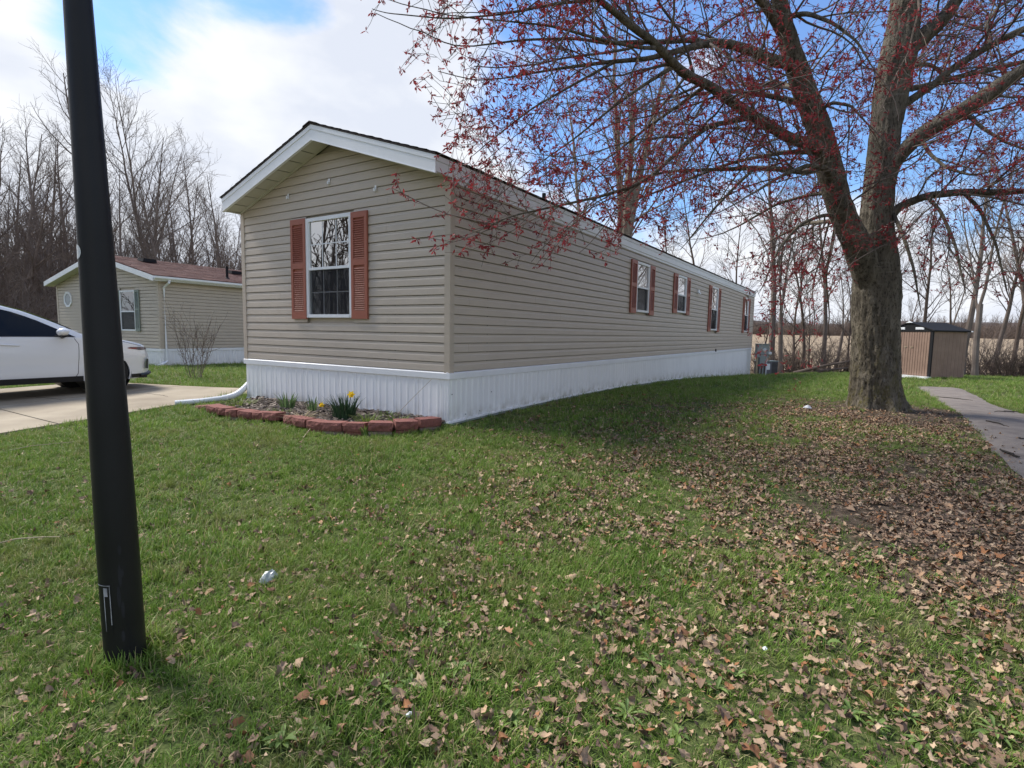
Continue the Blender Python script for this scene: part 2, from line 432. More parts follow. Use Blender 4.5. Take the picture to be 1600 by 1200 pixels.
# ------------------------------------------------------------------ terrain
AZ = 1.0033
U = np.array([math.cos(AZ), math.sin(AZ)]); V = np.array([-math.sin(AZ), math.cos(AZ)])
HC = np.array([-0.835, 7.206])
HW, HL = 4.608, 23.35
def hp(u, v): return HC + u * U + v * V
def huv(x, y):
    dx = x - HC[0]; dy = y - HC[1]
    return dx * U[0] + dy * U[1], dx * V[0] + dy * V[1]
ctrl = [(0, 0, -1.5), (-3, 0, -1.5), (4, 0, -1.5), (0, -8, -1.55), (-1.69, 2.29, -1.475), (2.5, 2.2, -1.475), (0, 4, -1.40), (-4, 4, -1.44), (-2.5, 6, -1.33), (.5, 6.2, -1.30),
        (-.8, 7.1, -1.262), (.18, 8.7, -1.232), (2.26, 12.0, -1.226), (4.82, 16.0, -1.32), (6.87, 19.2, -1.478), (9.2, 23, -1.70), (11.43, 26.4, -1.893),
        (-4.69, 9.66, -1.275), (-6.1, 7.8, -1.38), (-7.7, 8.1, -1.40), (-8, 10.8, -1.36), (-8.5, 12.4, -1.32), (-5.7, 11.6, -1.30), (-10, 9, -1.42),
        (-9.6, 15, -1.36), (-13.0, 20.2, -1.49), (-20, 24, -1.5), (-5, 16, -1.4), (6.7, 10, -1.26), (6.9, 9, -1.30), (3.3, 8, -1.27), (6, 5.8, -1.41), (10.5, 12, -1.38),
        (13.5, 17.5, -1.41), (15.3, 20, -1.425), (17.5, 20.6, -1.44), (12.5, 23, -1.62), (17, 27, -1.75), (25, 25, -1.78), (9, 30, -2.0), (15, 40, -2.2), (-2, 40, -1.95), (-22, 36, -1.8),
        (25, 10, -1.45), (-25, 5, -1.45), (60, 60, -2.1), (-60, 60, -2.0), (0, 100, -1.7), (120, 100, -1.8), (-120, 100, -2.2), (0, 320, .9), (-300, 200, -2.4), (300, 200, .5), (200, 260, .9), (0, 600, 2), (500, 400, 2), (0, -60, -1.7), (100, -20, -1.8), (-100, -20, -1.8)]
ctrl = np.array(ctrl, float)
def _phi(d2): return np.sqrt(d2 + 2.2)
_n = len(ctrl)
_d2 = ((ctrl[:, None, :2] - ctrl[None, :, :2]) ** 2).sum(-1)
_A = np.zeros((_n + 1, _n + 1)); _A[:_n, :_n] = _phi(_d2) - np.eye(_n) * .25; _A[:_n, _n] = 1; _A[_n, :_n] = 1
_w = np.linalg.solve(_A, np.append(ctrl[:, 2], 0))
def gz(x, y):
    x = np.asarray(x, float); y = np.asarray(y, float)
    sh = x.shape
    X = x.ravel(); Y = y.ravel(); r = np.empty(len(X))
    for i in range(0, len(X), 20000):
        d2 = (X[i:i + 20000, None] - ctrl[None, :, 0]) ** 2 + (Y[i:i + 20000, None] - ctrl[None, :, 1]) ** 2
        r[i:i + 20000] = _phi(d2) @ _w[:_n] + _w[_n]
    r = np.maximum(r, -3.0) + CAMZ
    return r.reshape(sh) if sh else float(r[0])
def atg(px, py):
    r = ray(px, py); t = -1.4 / r[2]
    for _ in range(30):
        t = .5 * t + .5 * (gz(r[0] * t, r[1] * t) - CAMZ) / r[2]
    return np.array([r[0] * t, r[1] * t, gz(r[0] * t, r[1] * t)])

def axis_grid(lo, hi, d_lo, d_hi, fine, growth=1.25):
    a = list(np.arange(d_lo, d_hi + 1e-6, fine))
    s = fine; x = d_hi
    while x < hi: s *= growth; x = min(hi, x + s); a.append(x)
    s = fine; x = d_lo
    while x > lo: s *= growth; x = max(lo, x - s); a.insert(0, x)
    return np.array(a)
PATH_L = [atg(*q)[:2] for q in [(1432, 605), (1450, 617), (1472, 630), (1493, 642), (1513, 658), (1530, 676), (1542, 697), (1562, 714), (1583, 740), (1600, 757), (1700, 850), (1850, 1010)]]
PATH_R = [atg(*q)[:2] for q in [(1500, 607.5), (1516, 614), (1533, 622), (1545, 630), (1562, 637), (1580, 642), (1600, 647), (1630, 657), (1675, 672), (1720, 690), (1900, 760), (2150, 900)]]
def smooth_line(pl, n):
    pl = np.array(pl); d = np.r_[0, np.cumsum(np.linalg.norm(np.diff(pl, axis=0), axis=1))]
    s = np.linspace(0, d[-1], n)
    q = np.stack([np.interp(s, d, pl[:, 0]), np.interp(s, d, pl[:, 1])], 1)
    for _ in range(6): q[1:-1] = (q[:-2] + 2 * q[1:-1] + q[2:]) / 4
    return q
PATH_L = smooth_line(PATH_L, 50); PATH_R = smooth_line(PATH_R, 50)
PATH_POLY = np.concatenate([PATH_L, PATH_R[::-1]])
def in_poly(x, y, poly):
    x = np.asarray(x); y = np.asarray(y); ins = np.zeros(x.shape, bool)
    n = len(poly); j = n - 1
    for i in range(n):
        xi, yi = poly[i]; xj, yj = poly[j]
        c = ((yi > y) != (yj > y)) & (x < (xj - xi) * (y - yi) / (yj - yi + 1e-12) + xi)
        ins ^= c; j = i
    return ins
def vn(u): return np.clip(4.42 + .237 * (u + 3.4), 2.2, 5.45)
DW_POLY = [tuple(hp(u, v)) for u, v in [(1.15, 5.45), (-.1, 10.5), (-12, 10.2), (-12, 2.5), (-3.4, 4.42), (-.78, 5.0), (.6, 5.4)]]
BED = [(-1.16, 3.75), (-1.2, 3.3), (-1.2, 2.9), (-1.1, 2.4), (-1.08, 1.95), (-1.17, 1.45), (-1.13, .9), (-1.02, .5), (-.82, .27), (-.48, .10), (-.08, .02)]
BED_POLY = [tuple(hp(u, v)) for u, v in BED] + [tuple(hp(0, .0)), tuple(hp(0, 4.6)), tuple(hp(-.5, 4.5)), tuple(hp(-.95, 4.1))]
TREE_XY = np.array(at(1366, 640, 10.0)[:2])

# ground material: green base, brown soil round the maple, leaf-litter brown beyond the lawn
def ground_mat():
    m = bpy.data.materials.new('lawn_ground'); m.use_nodes = True
    t = m.node_tree; t.nodes.clear()
    o = N(t, 'ShaderNodeOutputMaterial'); p = N(t, 'ShaderNodeBsdfPrincipled'); t.links.new(p.outputs[0], o.inputs[0])
    p.inputs['Roughness'].default_value = 1; p.inputs['Specular IOR Level'].default_value = .1
    g = N(t, 'ShaderNodeNewGeometry')
    def noise(sc, det=6):
        n = N(t, 'ShaderNodeTexNoise'); n.inputs['Scale'].default_value = sc; n.inputs['Detail'].default_value = det
        t.links.new(g.outputs['Position'], n.inputs['Vector']); return n.outputs['Fac']
    def mr(x, a, b):
        n = N(t, 'ShaderNodeMapRange'); t.links.new(x, n.inputs['Value']); n.inputs['From Min'].default_value = a; n.inputs['From Max'].default_value = b; return n.outputs['Result']
    def mix(f, a, b):
        n = N(t, 'ShaderNodeMix', data_type='RGBA'); t.links.new(f, n.inputs['Factor'])
        for s_, c in (('A', a), ('B', b)):
            if isinstance(c, tuple): n.inputs[s_].default_value = (*c, 1)
            else: t.links.new(c, n.inputs[s_])
        return n.outputs['Result']
    soil = mix(mr(noise(14), .35, .65), (.05, .038, .026), (.14, .105, .075))
    grn = mix(mr(noise(22), .35, .65), (.045, .065, .020), (.11, .13, .045))
    a = N(t, 'ShaderNodeAttribute'); a.attribute_name = 'soil'
    ad = N(t, 'ShaderNodeMath', operation='MULTIPLY_ADD'); t.links.new(noise(1.8), ad.inputs[0]); ad.inputs[1].default_value = 1.0
    sb = N(t, 'ShaderNodeMath', operation='SUBTRACT'); t.links.new(a.outputs['Fac'], sb.inputs[0]); sb.inputs[1].default_value = .5
    t.links.new(sb.outputs[0], ad.inputs[2])
    t.links.new(mix(mr(ad.outputs[0], .38, .62), grn, soil), p.inputs['Base Color'])
    b = N(t, 'ShaderNodeBump'); b.inputs['Strength'].default_value = .6; b.inputs['Distance'].default_value = .03
    t.links.new(noise(45), b.inputs['Height']); t.links.new(b.outputs[0], p.inputs['Normal'])
    return m
def soil_amt(x, y):
    d = np.hypot((x - TREE_XY[0]), (y - TREE_XY[1] + .6))
    s = .95 * np.exp(-(d / 2.3) ** 2)
    d2 = np.hypot((x - 4.3) / 3.0, (y - 5.2) / 3.2)
    s = np.maximum(s, .72 * np.exp(-d2 ** 2))
    d2 = np.hypot((x - 3.2) / 1.7, (y - 3.8) / 1.5)
    s = np.maximum(s, .86 * np.exp(-d2 ** 2))
    d2 = np.hypot((x - 1.8) / 1.3, (y - 2.3) / .9)
    s = np.maximum(s, .42 * np.exp(-d2 ** 2))
    d3 = np.hypot((x - 3.5) / 2.5, (y - 9.2) / 1.5)
    s = np.maximum(s, .5 * np.exp(-d3 ** 2))
    wood = np.clip((y - (27.5 + 0.02 * x)) / 1.5, 0, 1) * (x > 2)
    woodl = np.clip((y - (29 + 0.1 * x)) / 3, 0, 1) * (x <= 2)
    return np.maximum(s, np.maximum(wood, woodl))
gx = axis_grid(-700, 700, -14, 20, .35, 1.22); gy = axis_grid(-90, 900, -1, 30, .35, 1.22)
GX, GY = np.meshgrid(gx, gy)
rng = np.random.default_rng(5)
GZ = gz(GX, GY)
fine = (GX > -14) & (GX < 20) & (GY > -1) & (GY < 30)
GZ = GZ + fine * rng.normal(0, .006, GZ.shape)
mb = MB()
ny, nx = GX.shape
i = np.arange(ny - 1)[:, None] * nx; j = np.arange(nx - 1)[None, :]
mb.add(np.stack([GX, GY, GZ], -1), np.stack([i + j, i + j + 1, i + nx + j + 1, i + nx + j], -1).reshape(-1, 4))
lawn = mb.build('ground', ground_mat(), smooth=True)
a_ = lawn.data.attributes.new('soil', 'FLOAT', 'POINT'); a_.data.foreach_set('value', soil_amt(GX, GY).ravel().astype(np.float32))
tag(lawn, kind='structure')

# field beyond the back trees
fx = np.linspace(-60, 420, 60); fy = np.r_[np.linspace(33, 80, 24), np.linspace(90, 330, 20)]
FX, FY = np.meshgrid(fx, fy); FX = FX + (FY - 33) * .1
mb = MB(); ny, nx = FX.shape; i = np.arange(ny - 1)[:, None] * nx; j = np.arange(nx - 1)[None, :]
mb.add(np.stack([FX, FY, gz(FX, FY) + .05 + .25 * (FY > 60)], -1), np.stack([i + j, i + j + 1, i + nx + j + 1, i + nx + j], -1).reshape(-1, 4))
tag(mb.build('field', m_field, smooth=True), kind='structure')

# driveway: concrete slabs with joints
drv = empty('driveway', (*hp(-3, 7), gz(*hp(-3, 7)))); tag(drv, kind='structure')
us = [-12, -8.8, -5.8, -2.75, .72]
for a in range(4):
    u0, u1 = us[a] + .012, us[a + 1] - .012
    for b in range(2):
        def corner(u, s):
            last = (a == 3 and u > 0)
            lo = vn(u) if not last else 5.4; hi = 10.3
            uu = (u + .45 - .27 * max(0, (lo + (hi - lo) * s) - 5.4)) if last else u
            return uu, lo + (hi - lo) * s
        s0, s1 = (0, .5) if b == 0 else (.5, 1)
        mbs = MB(); nn = 9
        G = np.zeros((nn, nn, 3))
        for q in range(nn):
            for w in range(nn):
                s_ = s0 + (s1 - s0) * w / (nn - 1) + (.003 if w == 0 else -.003 if w == nn - 1 else 0)
                c0 = corner(u0, s_); c1 = corner(u1, s_); tq = q / (nn - 1)
                p = hp(c0[0] + (c1[0] - c0[0]) * tq, c0[1] + (c1[1] - c0[1]) * tq)
                G[q, w] = (p[0], p[1], gz(p[0], p[1]) + .035)
        Vt = G.reshape(-1, 3); ii = np.arange(nn - 1)[:, None] * nn; jj = np.arange(nn - 1)[None, :]
        mbs.add(Vt, np.stack([ii + jj, ii + jj + 1, ii + nn + jj + 1, ii + nn + jj], -1).reshape(-1, 4))
        ring = np.concatenate([G[0, :], G[1:, -1], G[-1, -2::-1], G[-2:0:-1, 0]]); lowr = ring - np.array([0, 0, .09]); k = len(ring)
        mbs.add(np.concatenate([ring, lowr]), [(q, (q + 1) % k, k + (q + 1) % k, k + q) for q in range(k)])
        Dm = np.array(drv.location)
        for vv in mbs.v: vv -= Dm
        mbs.build('concrete_slab', m_conc, drv)

for a, b in (((40, 622), (95, 627)), ((230, 618), (262, 622))):
    A = atg(*a); B = atg(*b); r_ = random.Random(a[0]); pts = [(A + (B - A) * q / 8) + np.array([r_.uniform(-.03, .03), r_.uniform(-.03, .03), 0]) for q in range(9)]
    mbc = MB(); mbc.tube([(p[0] - drv.location[0], p[1] - drv.location[1], gz(p[0], p[1]) + .0355 - drv.location[2]) for p in pts], .004, 4); mbc.build('crack', m_crack, drv)
# path
mb = MB(); n = len(PATH_L); k = 7
rg = random.Random(3)
G = np.zeros((n, k, 3))
for q in range(n):
    l = PATH_L[q] + (PATH_R[q] - PATH_L[q]) * rg.uniform(-.03, .03); r_ = PATH_R[q] + (PATH_R[q] - PATH_L[q]) * rg.uniform(-.03, .03)
    for w in range(k):
        p = l + (r_ - l) * w / (k - 1)
        e = 0.035 - .03 * (abs(w - 3) / 3) ** 4
        G[q, w] = (p[0], p[1], gz(p[0], p[1]) + e + rg.uniform(-.003, .003))
ii = np.arange(n - 1)[:, None] * k; jj = np.arange(k - 1)[None, :]
mb.add(G, np.stack([ii + jj, ii + jj + 1, ii + k + jj + 1, ii + k + jj], -1).reshape(-1, 4))
pth = mb.build('path', m_asph, smooth=True); tag(pth, kind='structure')
for q, (a, b) in enumerate([((1540, 660), (1575, 670)), ((1590, 646), (1552, 646)), ((1590, 688), (1600, 690)), ((1462, 622), (1520, 628)), ((1560, 705), (1592, 720))]):
    A = atg(*a); B = atg(*b); pts = []
    for w in range(9):
        p = A + (B - A) * w / 8; nn_ = np.array([-(B - A)[1], (B - A)[0], 0]); nn_ = nn_ / (np.linalg.norm(nn_) + 1e-9)
        p = p + nn_ * rg.uniform(-.04, .04); pts.append((p[0], p[1], gz(p[0], p[1]) + .036))
    mbc = MB(); mbc.tube(pts, [.004 + .012 * math.sin(math.pi * w / 8) for w in range(9)], 4); mbc.build('crack', m_crack, pth)

# ------------------------------------------------------------------ main mobile home
LAP = 0.127
BZ = gz(*hp(0, -.05)); RAIL = CAMZ - 0.547; T = RAIL - BZ
home = empty('mobile_home', (HC[0], HC[1], BZ), AZ)
tag(home, 'long beige single-wide mobile home with white skirting and rust red shutters', 'mobile home')
ZE = 2.52; SL = .345         # wall top at eaves, roof slope
LAP_PROF = [(0.0, .0095), (.017, .0095), (.020, .015), (.0165, .088), (.0115, .104), (.010, LAP + .001), (0.0, LAP + .001)]   # (proud, z)

def plank_front(v0a, v1a, z0, x=0.0, sign=-1, top=None):
    """one lap on a gable wall: runs along local y, faces -x"""
    m_ = MB(); n = len(LAP_PROF)
    prof = [(x + sign * d, z) for d, z in LAP_PROF]
    y0 = [v0a(z0 + z) if callable(v0a) else v0a for _, z in LAP_PROF]
    y1 = [v1a(z0 + z) if callable(v1a) else v1a for _, z in LAP_PROF]
    vv = [(prof[i][0], y0[i], T + z0 + prof[i][1]) for i in range(n)] + [(prof[i][0], y1[i], T + z0 + prof[i][1]) for i in range(n)]
    m_.add(vv, [(i, (i + 1) % n, n + (i + 1) % n, n + i)[::-1] for i in range(n)])
    m_.add(vv[:n], [tuple(range(n))]); m_.add(vv[n:], [tuple(range(n))[::-1]])
    return m_
def lo_f(z): return .0 if z <= ZE else (z - ZE) / SL
def hi_f(z): return HW if z <= ZE else HW - (z - ZE) / SL
WIN_F = (1.825, 2.857, .722, 2.250)
fw = MB()     # backing sheet with the window opening
def wall_sheet(mb_, fixed, rects, axis, th=.02, inner=1):
    for (a0, a1, z0, z1) in rects:
        if axis == 'y': mb_.box(fixed, fixed + th, a0, a1, T + z0, T + z1)
        else: mb_.box(a0, a1, fixed, fixed + th, T + z0, T + z1)
wall_sheet(fw, .035, [(0, WIN_F[0], -.02, ZE), (WIN_F[1], HW, -.02, ZE), (WIN_F[0], WIN_F[1], -.02, WIN_F[2]), (WIN_F[0], WIN_F[1], WIN_F[3], ZE)], 'y')
fw.prism([(0, T + ZE), (HW, T + ZE), (HW / 2, T + ZE + SL * HW / 2)], .035, .055, ax=0)
front_wall = fw.build('front_wall', m_siding, home)
JOINTS = [1.02, 3.55]
seams_f = {1: 3.62, 3: 3.62, 5: 1.10, 8: 3.6, 10: None, 15: 1.12, 18: 1.1, 20: 3.75, 0: 1.1, 6: 3.62, 17: 3.8}
for n in range(28):
    z0 = n * LAP
    lo, hi = lo_f(z0 + .1), hi_f(z0 + .1)
    if hi - lo < .3: continue
    segs = [(.062 if z0 < ZE - .05 else lo_f, HW - .062 if z0 < ZE - .05 else hi_f)]
    if z0 + LAP > WIN_F[2] + .01 and z0 < WIN_F[3] - .01:
        segs = [(.062, WIN_F[0] - .03), (WIN_F[1] + .03, HW - .062)]
    sm = seams_f.get(n)
    res_ = []
    for a, b in segs:
        aa = a(z0) if callable(a) else a; bb = b(z0 + LAP) if callable(b) else b
        if sm and aa + .2 < sm < bb - .2: res_ += [(a, sm - .0015), (sm + .0015, b)]
        else: res_.append((a, b))
    for a, b in res_:
        plank_front(a, b, z0).build('siding_plank', m_siding, front_wall)

# right wall (v = 0, faces -y)
WINS = [(6.88, 7.755, 1.085, 2.262), (10.23, 11.15, 1.21, 2.275), (14.45, 15.445, .745, 2.285), (20.88, 21.80, .76, 2.30)]
MEET = [1.672, 1.722, 1.49, 1.512]
rw = MB()
us_ = [0] + [x for w in WINS for x in w[:2]] + [HL]
rects = []
for a in range(0, len(us_) - 1):
    if a % 2 == 0: rects.append((us_[a], us_[a + 1], -.02, ZE))
    else:
        w = WINS[a // 2]; rects += [(w[0], w[1], -.02, w[2]), (w[0], w[1], w[3], ZE)]
wall_sheet(rw, 0.035, rects, 'x')
right_wall = rw.build('side_wall', m_siding, home)
def plank_mesh(length):
    m_ = MB(); m_.prism([(-d, z) for d, z in LAP_PROF], 0, length, ax=0)
    return m_.mesh('siding_plank', m_siding)
_pc = {}
rg = random.Random(8)
for n in range(20):
    z0 = n * LAP
    holes = sorted([(w[0] - .03, w[1] + .03) for w in WINS if z0 + LAP > w[2] + .01 and z0 < w[3] - .01])
    segs = []; x = .062
    for a, b in holes: segs.append((x, a)); x = b
    segs.append((x, HL - .06))
    off = [1.3, 3.1, .4, 2.2, 3.7][n % 5]
    for a, b in segs:
        x = a
        cuts = [c for c in np.arange(off, HL, 3.66) if a + .3 < c < b - .3]
        for c in list(cuts) + [b]:
            ln = round(c - x - .002, 3)
            if ln not in _pc: _pc[ln] = plank_mesh(ln)
            obj('siding_plank', _pc[ln], right_wall, (x, 0, T + z0)); x = c
# far end and left walls (not seen, close the volume)
mb = MB(); mb.box(HL - .02, HL, .02, HW - .02, T - .02, T + ZE + .0); mb.prism([(0.02, T + ZE), (HW - .02, T + ZE), (HW / 2, T + ZE + SL * (HW / 2 - .02))], HL - .02, HL, ax=0)
mb.box(.02, HL, HW - .02, HW, T - .02, T + ZE)
mb.build('rear_wall', m_siding, home)
mb = MB(); mb.box(.4, HL - .1, .02, HW - .05, T + .02, T + .05); mb.box(.03, HL - .1, 1.0, 1.02, T, T + ZE); mb.box(.9, .92, .03, 4.5, T, T + ZE); mb.box(.02, HL - .02, .02, HW - .02, T + 2.45, T + 2.47)
mb.build('interior_wall', m_room, home)
# corner posts
for (cx, cy, sx, sy) in ((0, 0, -1, -1), (0, HW, -1, 1), (HL, 0, 1, -1)):
    mb = MB()
    a = .026; w = .068
    pr = [(cx + sx * a, cy + sy * a), (cx + sx * a, cy - sy * w), (cx + sx * .004, cy - sy * w), (cx + sx * .004, cy + sy * .004), (cx - sx * w, cy + sy * .004), (cx - sx * w, cy + sy * a)]
    mb.prism(pr, T - .055, T + ZE, ax=2)
    mb.build('corner_post', m_corner, home)
# white rail over the skirting
mb = MB(); mb.prism([(.03, T - .088), (-.030, T - .088), (-.032, T - .012), (-.020, T - .002), (-.0, T + .006), (.03, T + .006)], .15, HL + .02, ax=0)
railr = mb.build('skirt_rail', m_white, home)
mb = MB(); mb.prism([(.03, T - .088), (-.034, T - .088), (-.036, T - .014), (-.022, T - .004), (-.002, T + .004), (.03, T + .004)], -.03, .149, ax=0); mb.build('skirt_rail', m_white, home)
mb = MB(); mb.prism([(.03, T - .088), (-.030, T - .088), (-.032, T - .012), (-.020, T - .002), (-.0, T + .006), (.03, T + .006)], 0, HW + .04, ax=1); mb.build('skirt_rail', m_white, home)

# skirting panels: bottoms follow the ground
def gl(u, v): return gz(*hp(u, v)) - BZ
def skirt_panel(a0, a1, ribs, along, base, par):
    """ribs: list of (s, depth) profile inside the panel"""
    m_ = MB(); n = len(ribs)
    P = []
    for s_, d in ribs:
        x = a0 + (a1 - a0) * s_
        if along == 'x': p = (x, -d); b = gl(x, 0) + base
        else: p = (-d, x); b = gl(0, x) + base
        P.append((p, b))
    v = [(*p, b) for p, b in P] + [(*p, T - .07) for p, b in P]
    f = [(i, i + 1, n + i + 1, n + i) if along == 'x' else (i, n + i, n + i + 1, i + 1) for i in range(n - 1)]
    m_.add(v, f, tone=np.r_[np.ones(n), np.zeros(n)])
    m_.build('skirt_panel', m_skirt, par)
def rib_profile(nr, depth, w, edge=.012):
    pr = [(0, .0), (.004, .0), (.008, .010), (.03, .010)]
    for r in range(nr):
        c = (r + .5) / nr if nr > 1 else .5
        pr += [(c - w, .010), (c - w * .45, .010 + depth), (c + w * .45, .010 + depth), (c + w, .010)]
    pr += [(.97, .010), (.992, .010), (.996, .0), (1, .0)]
    return pr
a = .14
edges = [0.0, .12] + [round(.12 + .412 * q, 3) for q in range(1, 11)] + [HW]
for q in range(len(edges) - 1):
    skirt_panel(edges[q] - (.012 if q == 0 else 0), edges[q + 1], rib_profile(3, .0045, .055), 'y', .03, home)
q = .0
k = 0
while q < HL - .05:
    e = min(q + .412 if k else q + .31, HL)
    skirt_panel(q, e, rib_profile(3, .011, .085), 'x', .03, home); q = e; k += 1
# bottom channel and the grey board below it
def strip(name, path, z0, z1, th, mat_, along, par, off=0.0):
    m_ = MB()
    P = []
    for x in path:
        b = gl(x, 0) if along == 'x' else gl(0, x)
        P.append((x, b))
    for (x0, b0), (x1, b1) in zip(P[:-1], P[1:]):
        if along == 'x': m_.hexa([(x0, -off - th, b0 + z0), (x1, -off - th, b1 + z0), (x0, -off + .02, b0 + z0), (x1, -off + .02, b1 + z0), (x0, -off - th, b0 + z1), (x1, -off - th, b1 + z1), (x0, -off + .02, b0 + z1), (x1, -off + .02, b1 + z1)])
        else: m_.hexa([(-off - th, x0, b0 + z0), (-off + .02, x0, b0 + z0), (-off - th, x1, b1 + z0), (-off + .02, x1, b1 + z0), (-off - th, x0, b0 + z1), (-off + .02, x0, b0 + z1), (-off - th, x1, b1 + z1), (-off + .02, x1, b1 + z1)])
    m_.build(name, mat_, par)
strip('skirt_track', np.linspace(-.015, HL, 60), .035, .062, .028, m_white, 'x', home)
strip('base_board', np.linspace(.02, HL, 60), -.06, .034, .014, m_grey, 'x', home)
strip('skirt_track', np.linspace(.0, HW, 12), .03, .052, .024, m_white, 'y', home)
mb = MB()
for (u_, z_) in [(.03, .42), (.33, .12), (.66, .13), (.95, .38)]:
    mb.box(u_, u_ + .012, -.028, -.02, z_, z_ + .012)
mb.build('screw', m_greyd, home)

# roof: two slabs, fascia, soffit
OV = .34; EV = .035
ridge_z = T + 3.475; rsl = (3.475 - 2.70) / (HW / 2 + EV)
mb = MB()
for s_ in (0, 1):
    def yy(t): return (-EV - .006) + t * (HW / 2 + EV + .006) if s_ == 0 else HW + EV + .006 - t * (HW / 2 + EV + .006)
    z0, z1 = T + 2.695, ridge_z
    mb.hexa([(-OV - .012, yy(0), z0), (HL + .2, yy(0), z0), (-OV - .012, yy(1), z1), (HL + .2, yy(1), z1), (-OV - .012, yy(0), z0 + .022), (HL + .2, yy(0), z0 + .022), (-OV - .012, yy(1), z1 + .022), (HL + .2, yy(1), z1 + .022)])
roof = mb.build('roof', m_shingle, home)
mb = MB(); rg = random.Random(2)
for s_ in (0, 1):
    for c in range(15):
        t0 = c / 15 - .01; t1 = (c + 1) / 15 + .012
        x = -OV - .018
        while x < HL + .15:
            w = min(.33 * rg.choice([1, 1, 2]), HL + .2 - x)
            def P(t, x_, h): 
                y = (-EV - .014) + t * (HW / 2 + EV + .014)
                return (x_, y if s_ == 0 else HW - y, T + 2.695 + t * (ridge_z - T - 2.695) + .0235 + h)
            h0 = .009 + rg.uniform(0, .004)
            mb.add([P(t0, x, h0), P(t0, x + w - .006, h0), P(t1, x + w - .006, .001), P(t1, x, .001), P(t0, x, 0), P(t0, x + w - .006, 0)], [(0, 1, 2, 3) if s_ == 0 else (3, 2, 1, 0), (4, 5, 1, 0) if s_ == 0 else (0, 1, 5, 4)])
            x += w
tag(mb.build('shingle', m_shingle, roof), kind='stuff')
mbr = MB()
for w in (-1, 1):
    mbr.add([(0, 0, .028), (.30, 0, .022), (.30, w * .15, .022 - .15 * rsl), (0, w * .15, .028 - .15 * rsl), (0, 0, .016), (0, w * .15, .016 - .15 * rsl), (.3, w * .15, .012 - .15 * rsl)], [(0, 1, 2, 3) if w > 0 else (3, 2, 1, 0), (0, 3, 5, 4) if w > 0 else (4, 5, 3, 0), (3, 2, 6, 5) if w > 0 else (5, 6, 2, 3)])
rme = mbr.mesh('ridge_shingle', m_shingle)
x = -OV - .03
while x < HL + .1:
    obj('ridge_shingle', rme, roof, (x, HW / 2, ridge_z + .012)); x += .2
# gable fascia (two boards each side: drip strip and wide board)
def rake_board(y0, z_0, y1, z_1, h, x0, x1):
    m_ = MB(); m_.hexa([(x0, y0, z_0 - h), (x1, y0, z_0 - h), (x0, y1, z_1 - h), (x1, y1, z_1 - h), (x0, y0, z_0), (x1, y0, z_0), (x0, y1, z_1), (x1, y1, z_1)])
    return m_
for s_ in (0, 1):
    y0 = -EV if s_ == 0 else HW + EV; ym = HW / 2
    rake_board(y0, T + 2.693, ym, ridge_z - .003, .062, -OV - .004, -OV + .03).build('drip_edge', m_white, roof)
    rake_board(y0, T + 2.630, ym, ridge_z - .066, .148, -OV + .004, -OV + .026).build('gable_fascia', m_white, roof)
    rake_board(y0, T + 2.489, ym, ridge_z - .207, .012, -OV - .002, -OV + .04).build('fascia_lip', m_white, roof)
    # wall-side J moulding
    yj0 = .0 if s_ == 0 else HW
    rake_board(yj0, T + ZE + .005, ym, T + ZE + .005 + SL * HW / 2, .04, -.055, -.0225).build('soffit_moulding', m_soffit, roof)
    # soffit panels between wall and fascia
    npan = 8
    for q in range(npan):
        t0, t1 = q / npan + .004, (q + 1) / npan - .004
        ys = [y0 + (ym - y0) * t for t in (t0, t1)]
        zs = [T + 2.487 + (ridge_z - .209 - T - 2.487) * t for t in (t0, t1)]
        m_ = MB(); m_.hexa([(-OV + .03, ys[0], zs[0] - .006), (-.02, ys[0], zs[0] + .012), (-OV + .03, ys[1], zs[1] - .006), (-.02, ys[1], zs[1] + .012), (-OV + .03, ys[0], zs[0] + .0), (-.02, ys[0], zs[0] + .02), (-OV + .03, ys[1], zs[1] + .0), (-.02, ys[1], zs[1] + .02)])
        m_.build('soffit_panel', m_soffit, roof)
    # eave fascia
    sg = -1 if s_ == 0 else 1; ye = -EV if s_ == 0 else HW + EV
    a, b = sorted((ye, ye - sg * .02)); m_ = MB(); m_.box(-OV + .03, HL + .2, a, b, T + 2.505, T + 2.628); m_.build('eave_fascia', m_white, roof)
    a, b = sorted((ye + sg * .008, ye - sg * .02)); m_ = MB(); m_.box(-OV + .002, HL + .21, a, b, T + 2.631, T + 2.692); m_.build('drip_edge', m_white, roof)
    a, b = sorted((ye + sg * .002, -sg * -.0 + (0 if s_ == 0 else HW) - sg * .02)); m_ = MB(); m_.box(-OV + .03, HL + .2, a, b, T + 2.492, T + 2.503); m_.build('eave_soffit', m_soffit, roof)
m_ = MB(); m_.box(.0, HL, -.030, -.0225, T + 2.445, T + 2.49); m_.build('frieze_trim', m_white, home)
m_ = MB(); m_.lathe([(.0, .34), (.045, .34), (.045, .02), (.14, 0), (.14, -.03)], 14, c=(5.16, 1.55, T + 3.27)); m_.build('vent_pipe', m_black, roof, smooth=False)

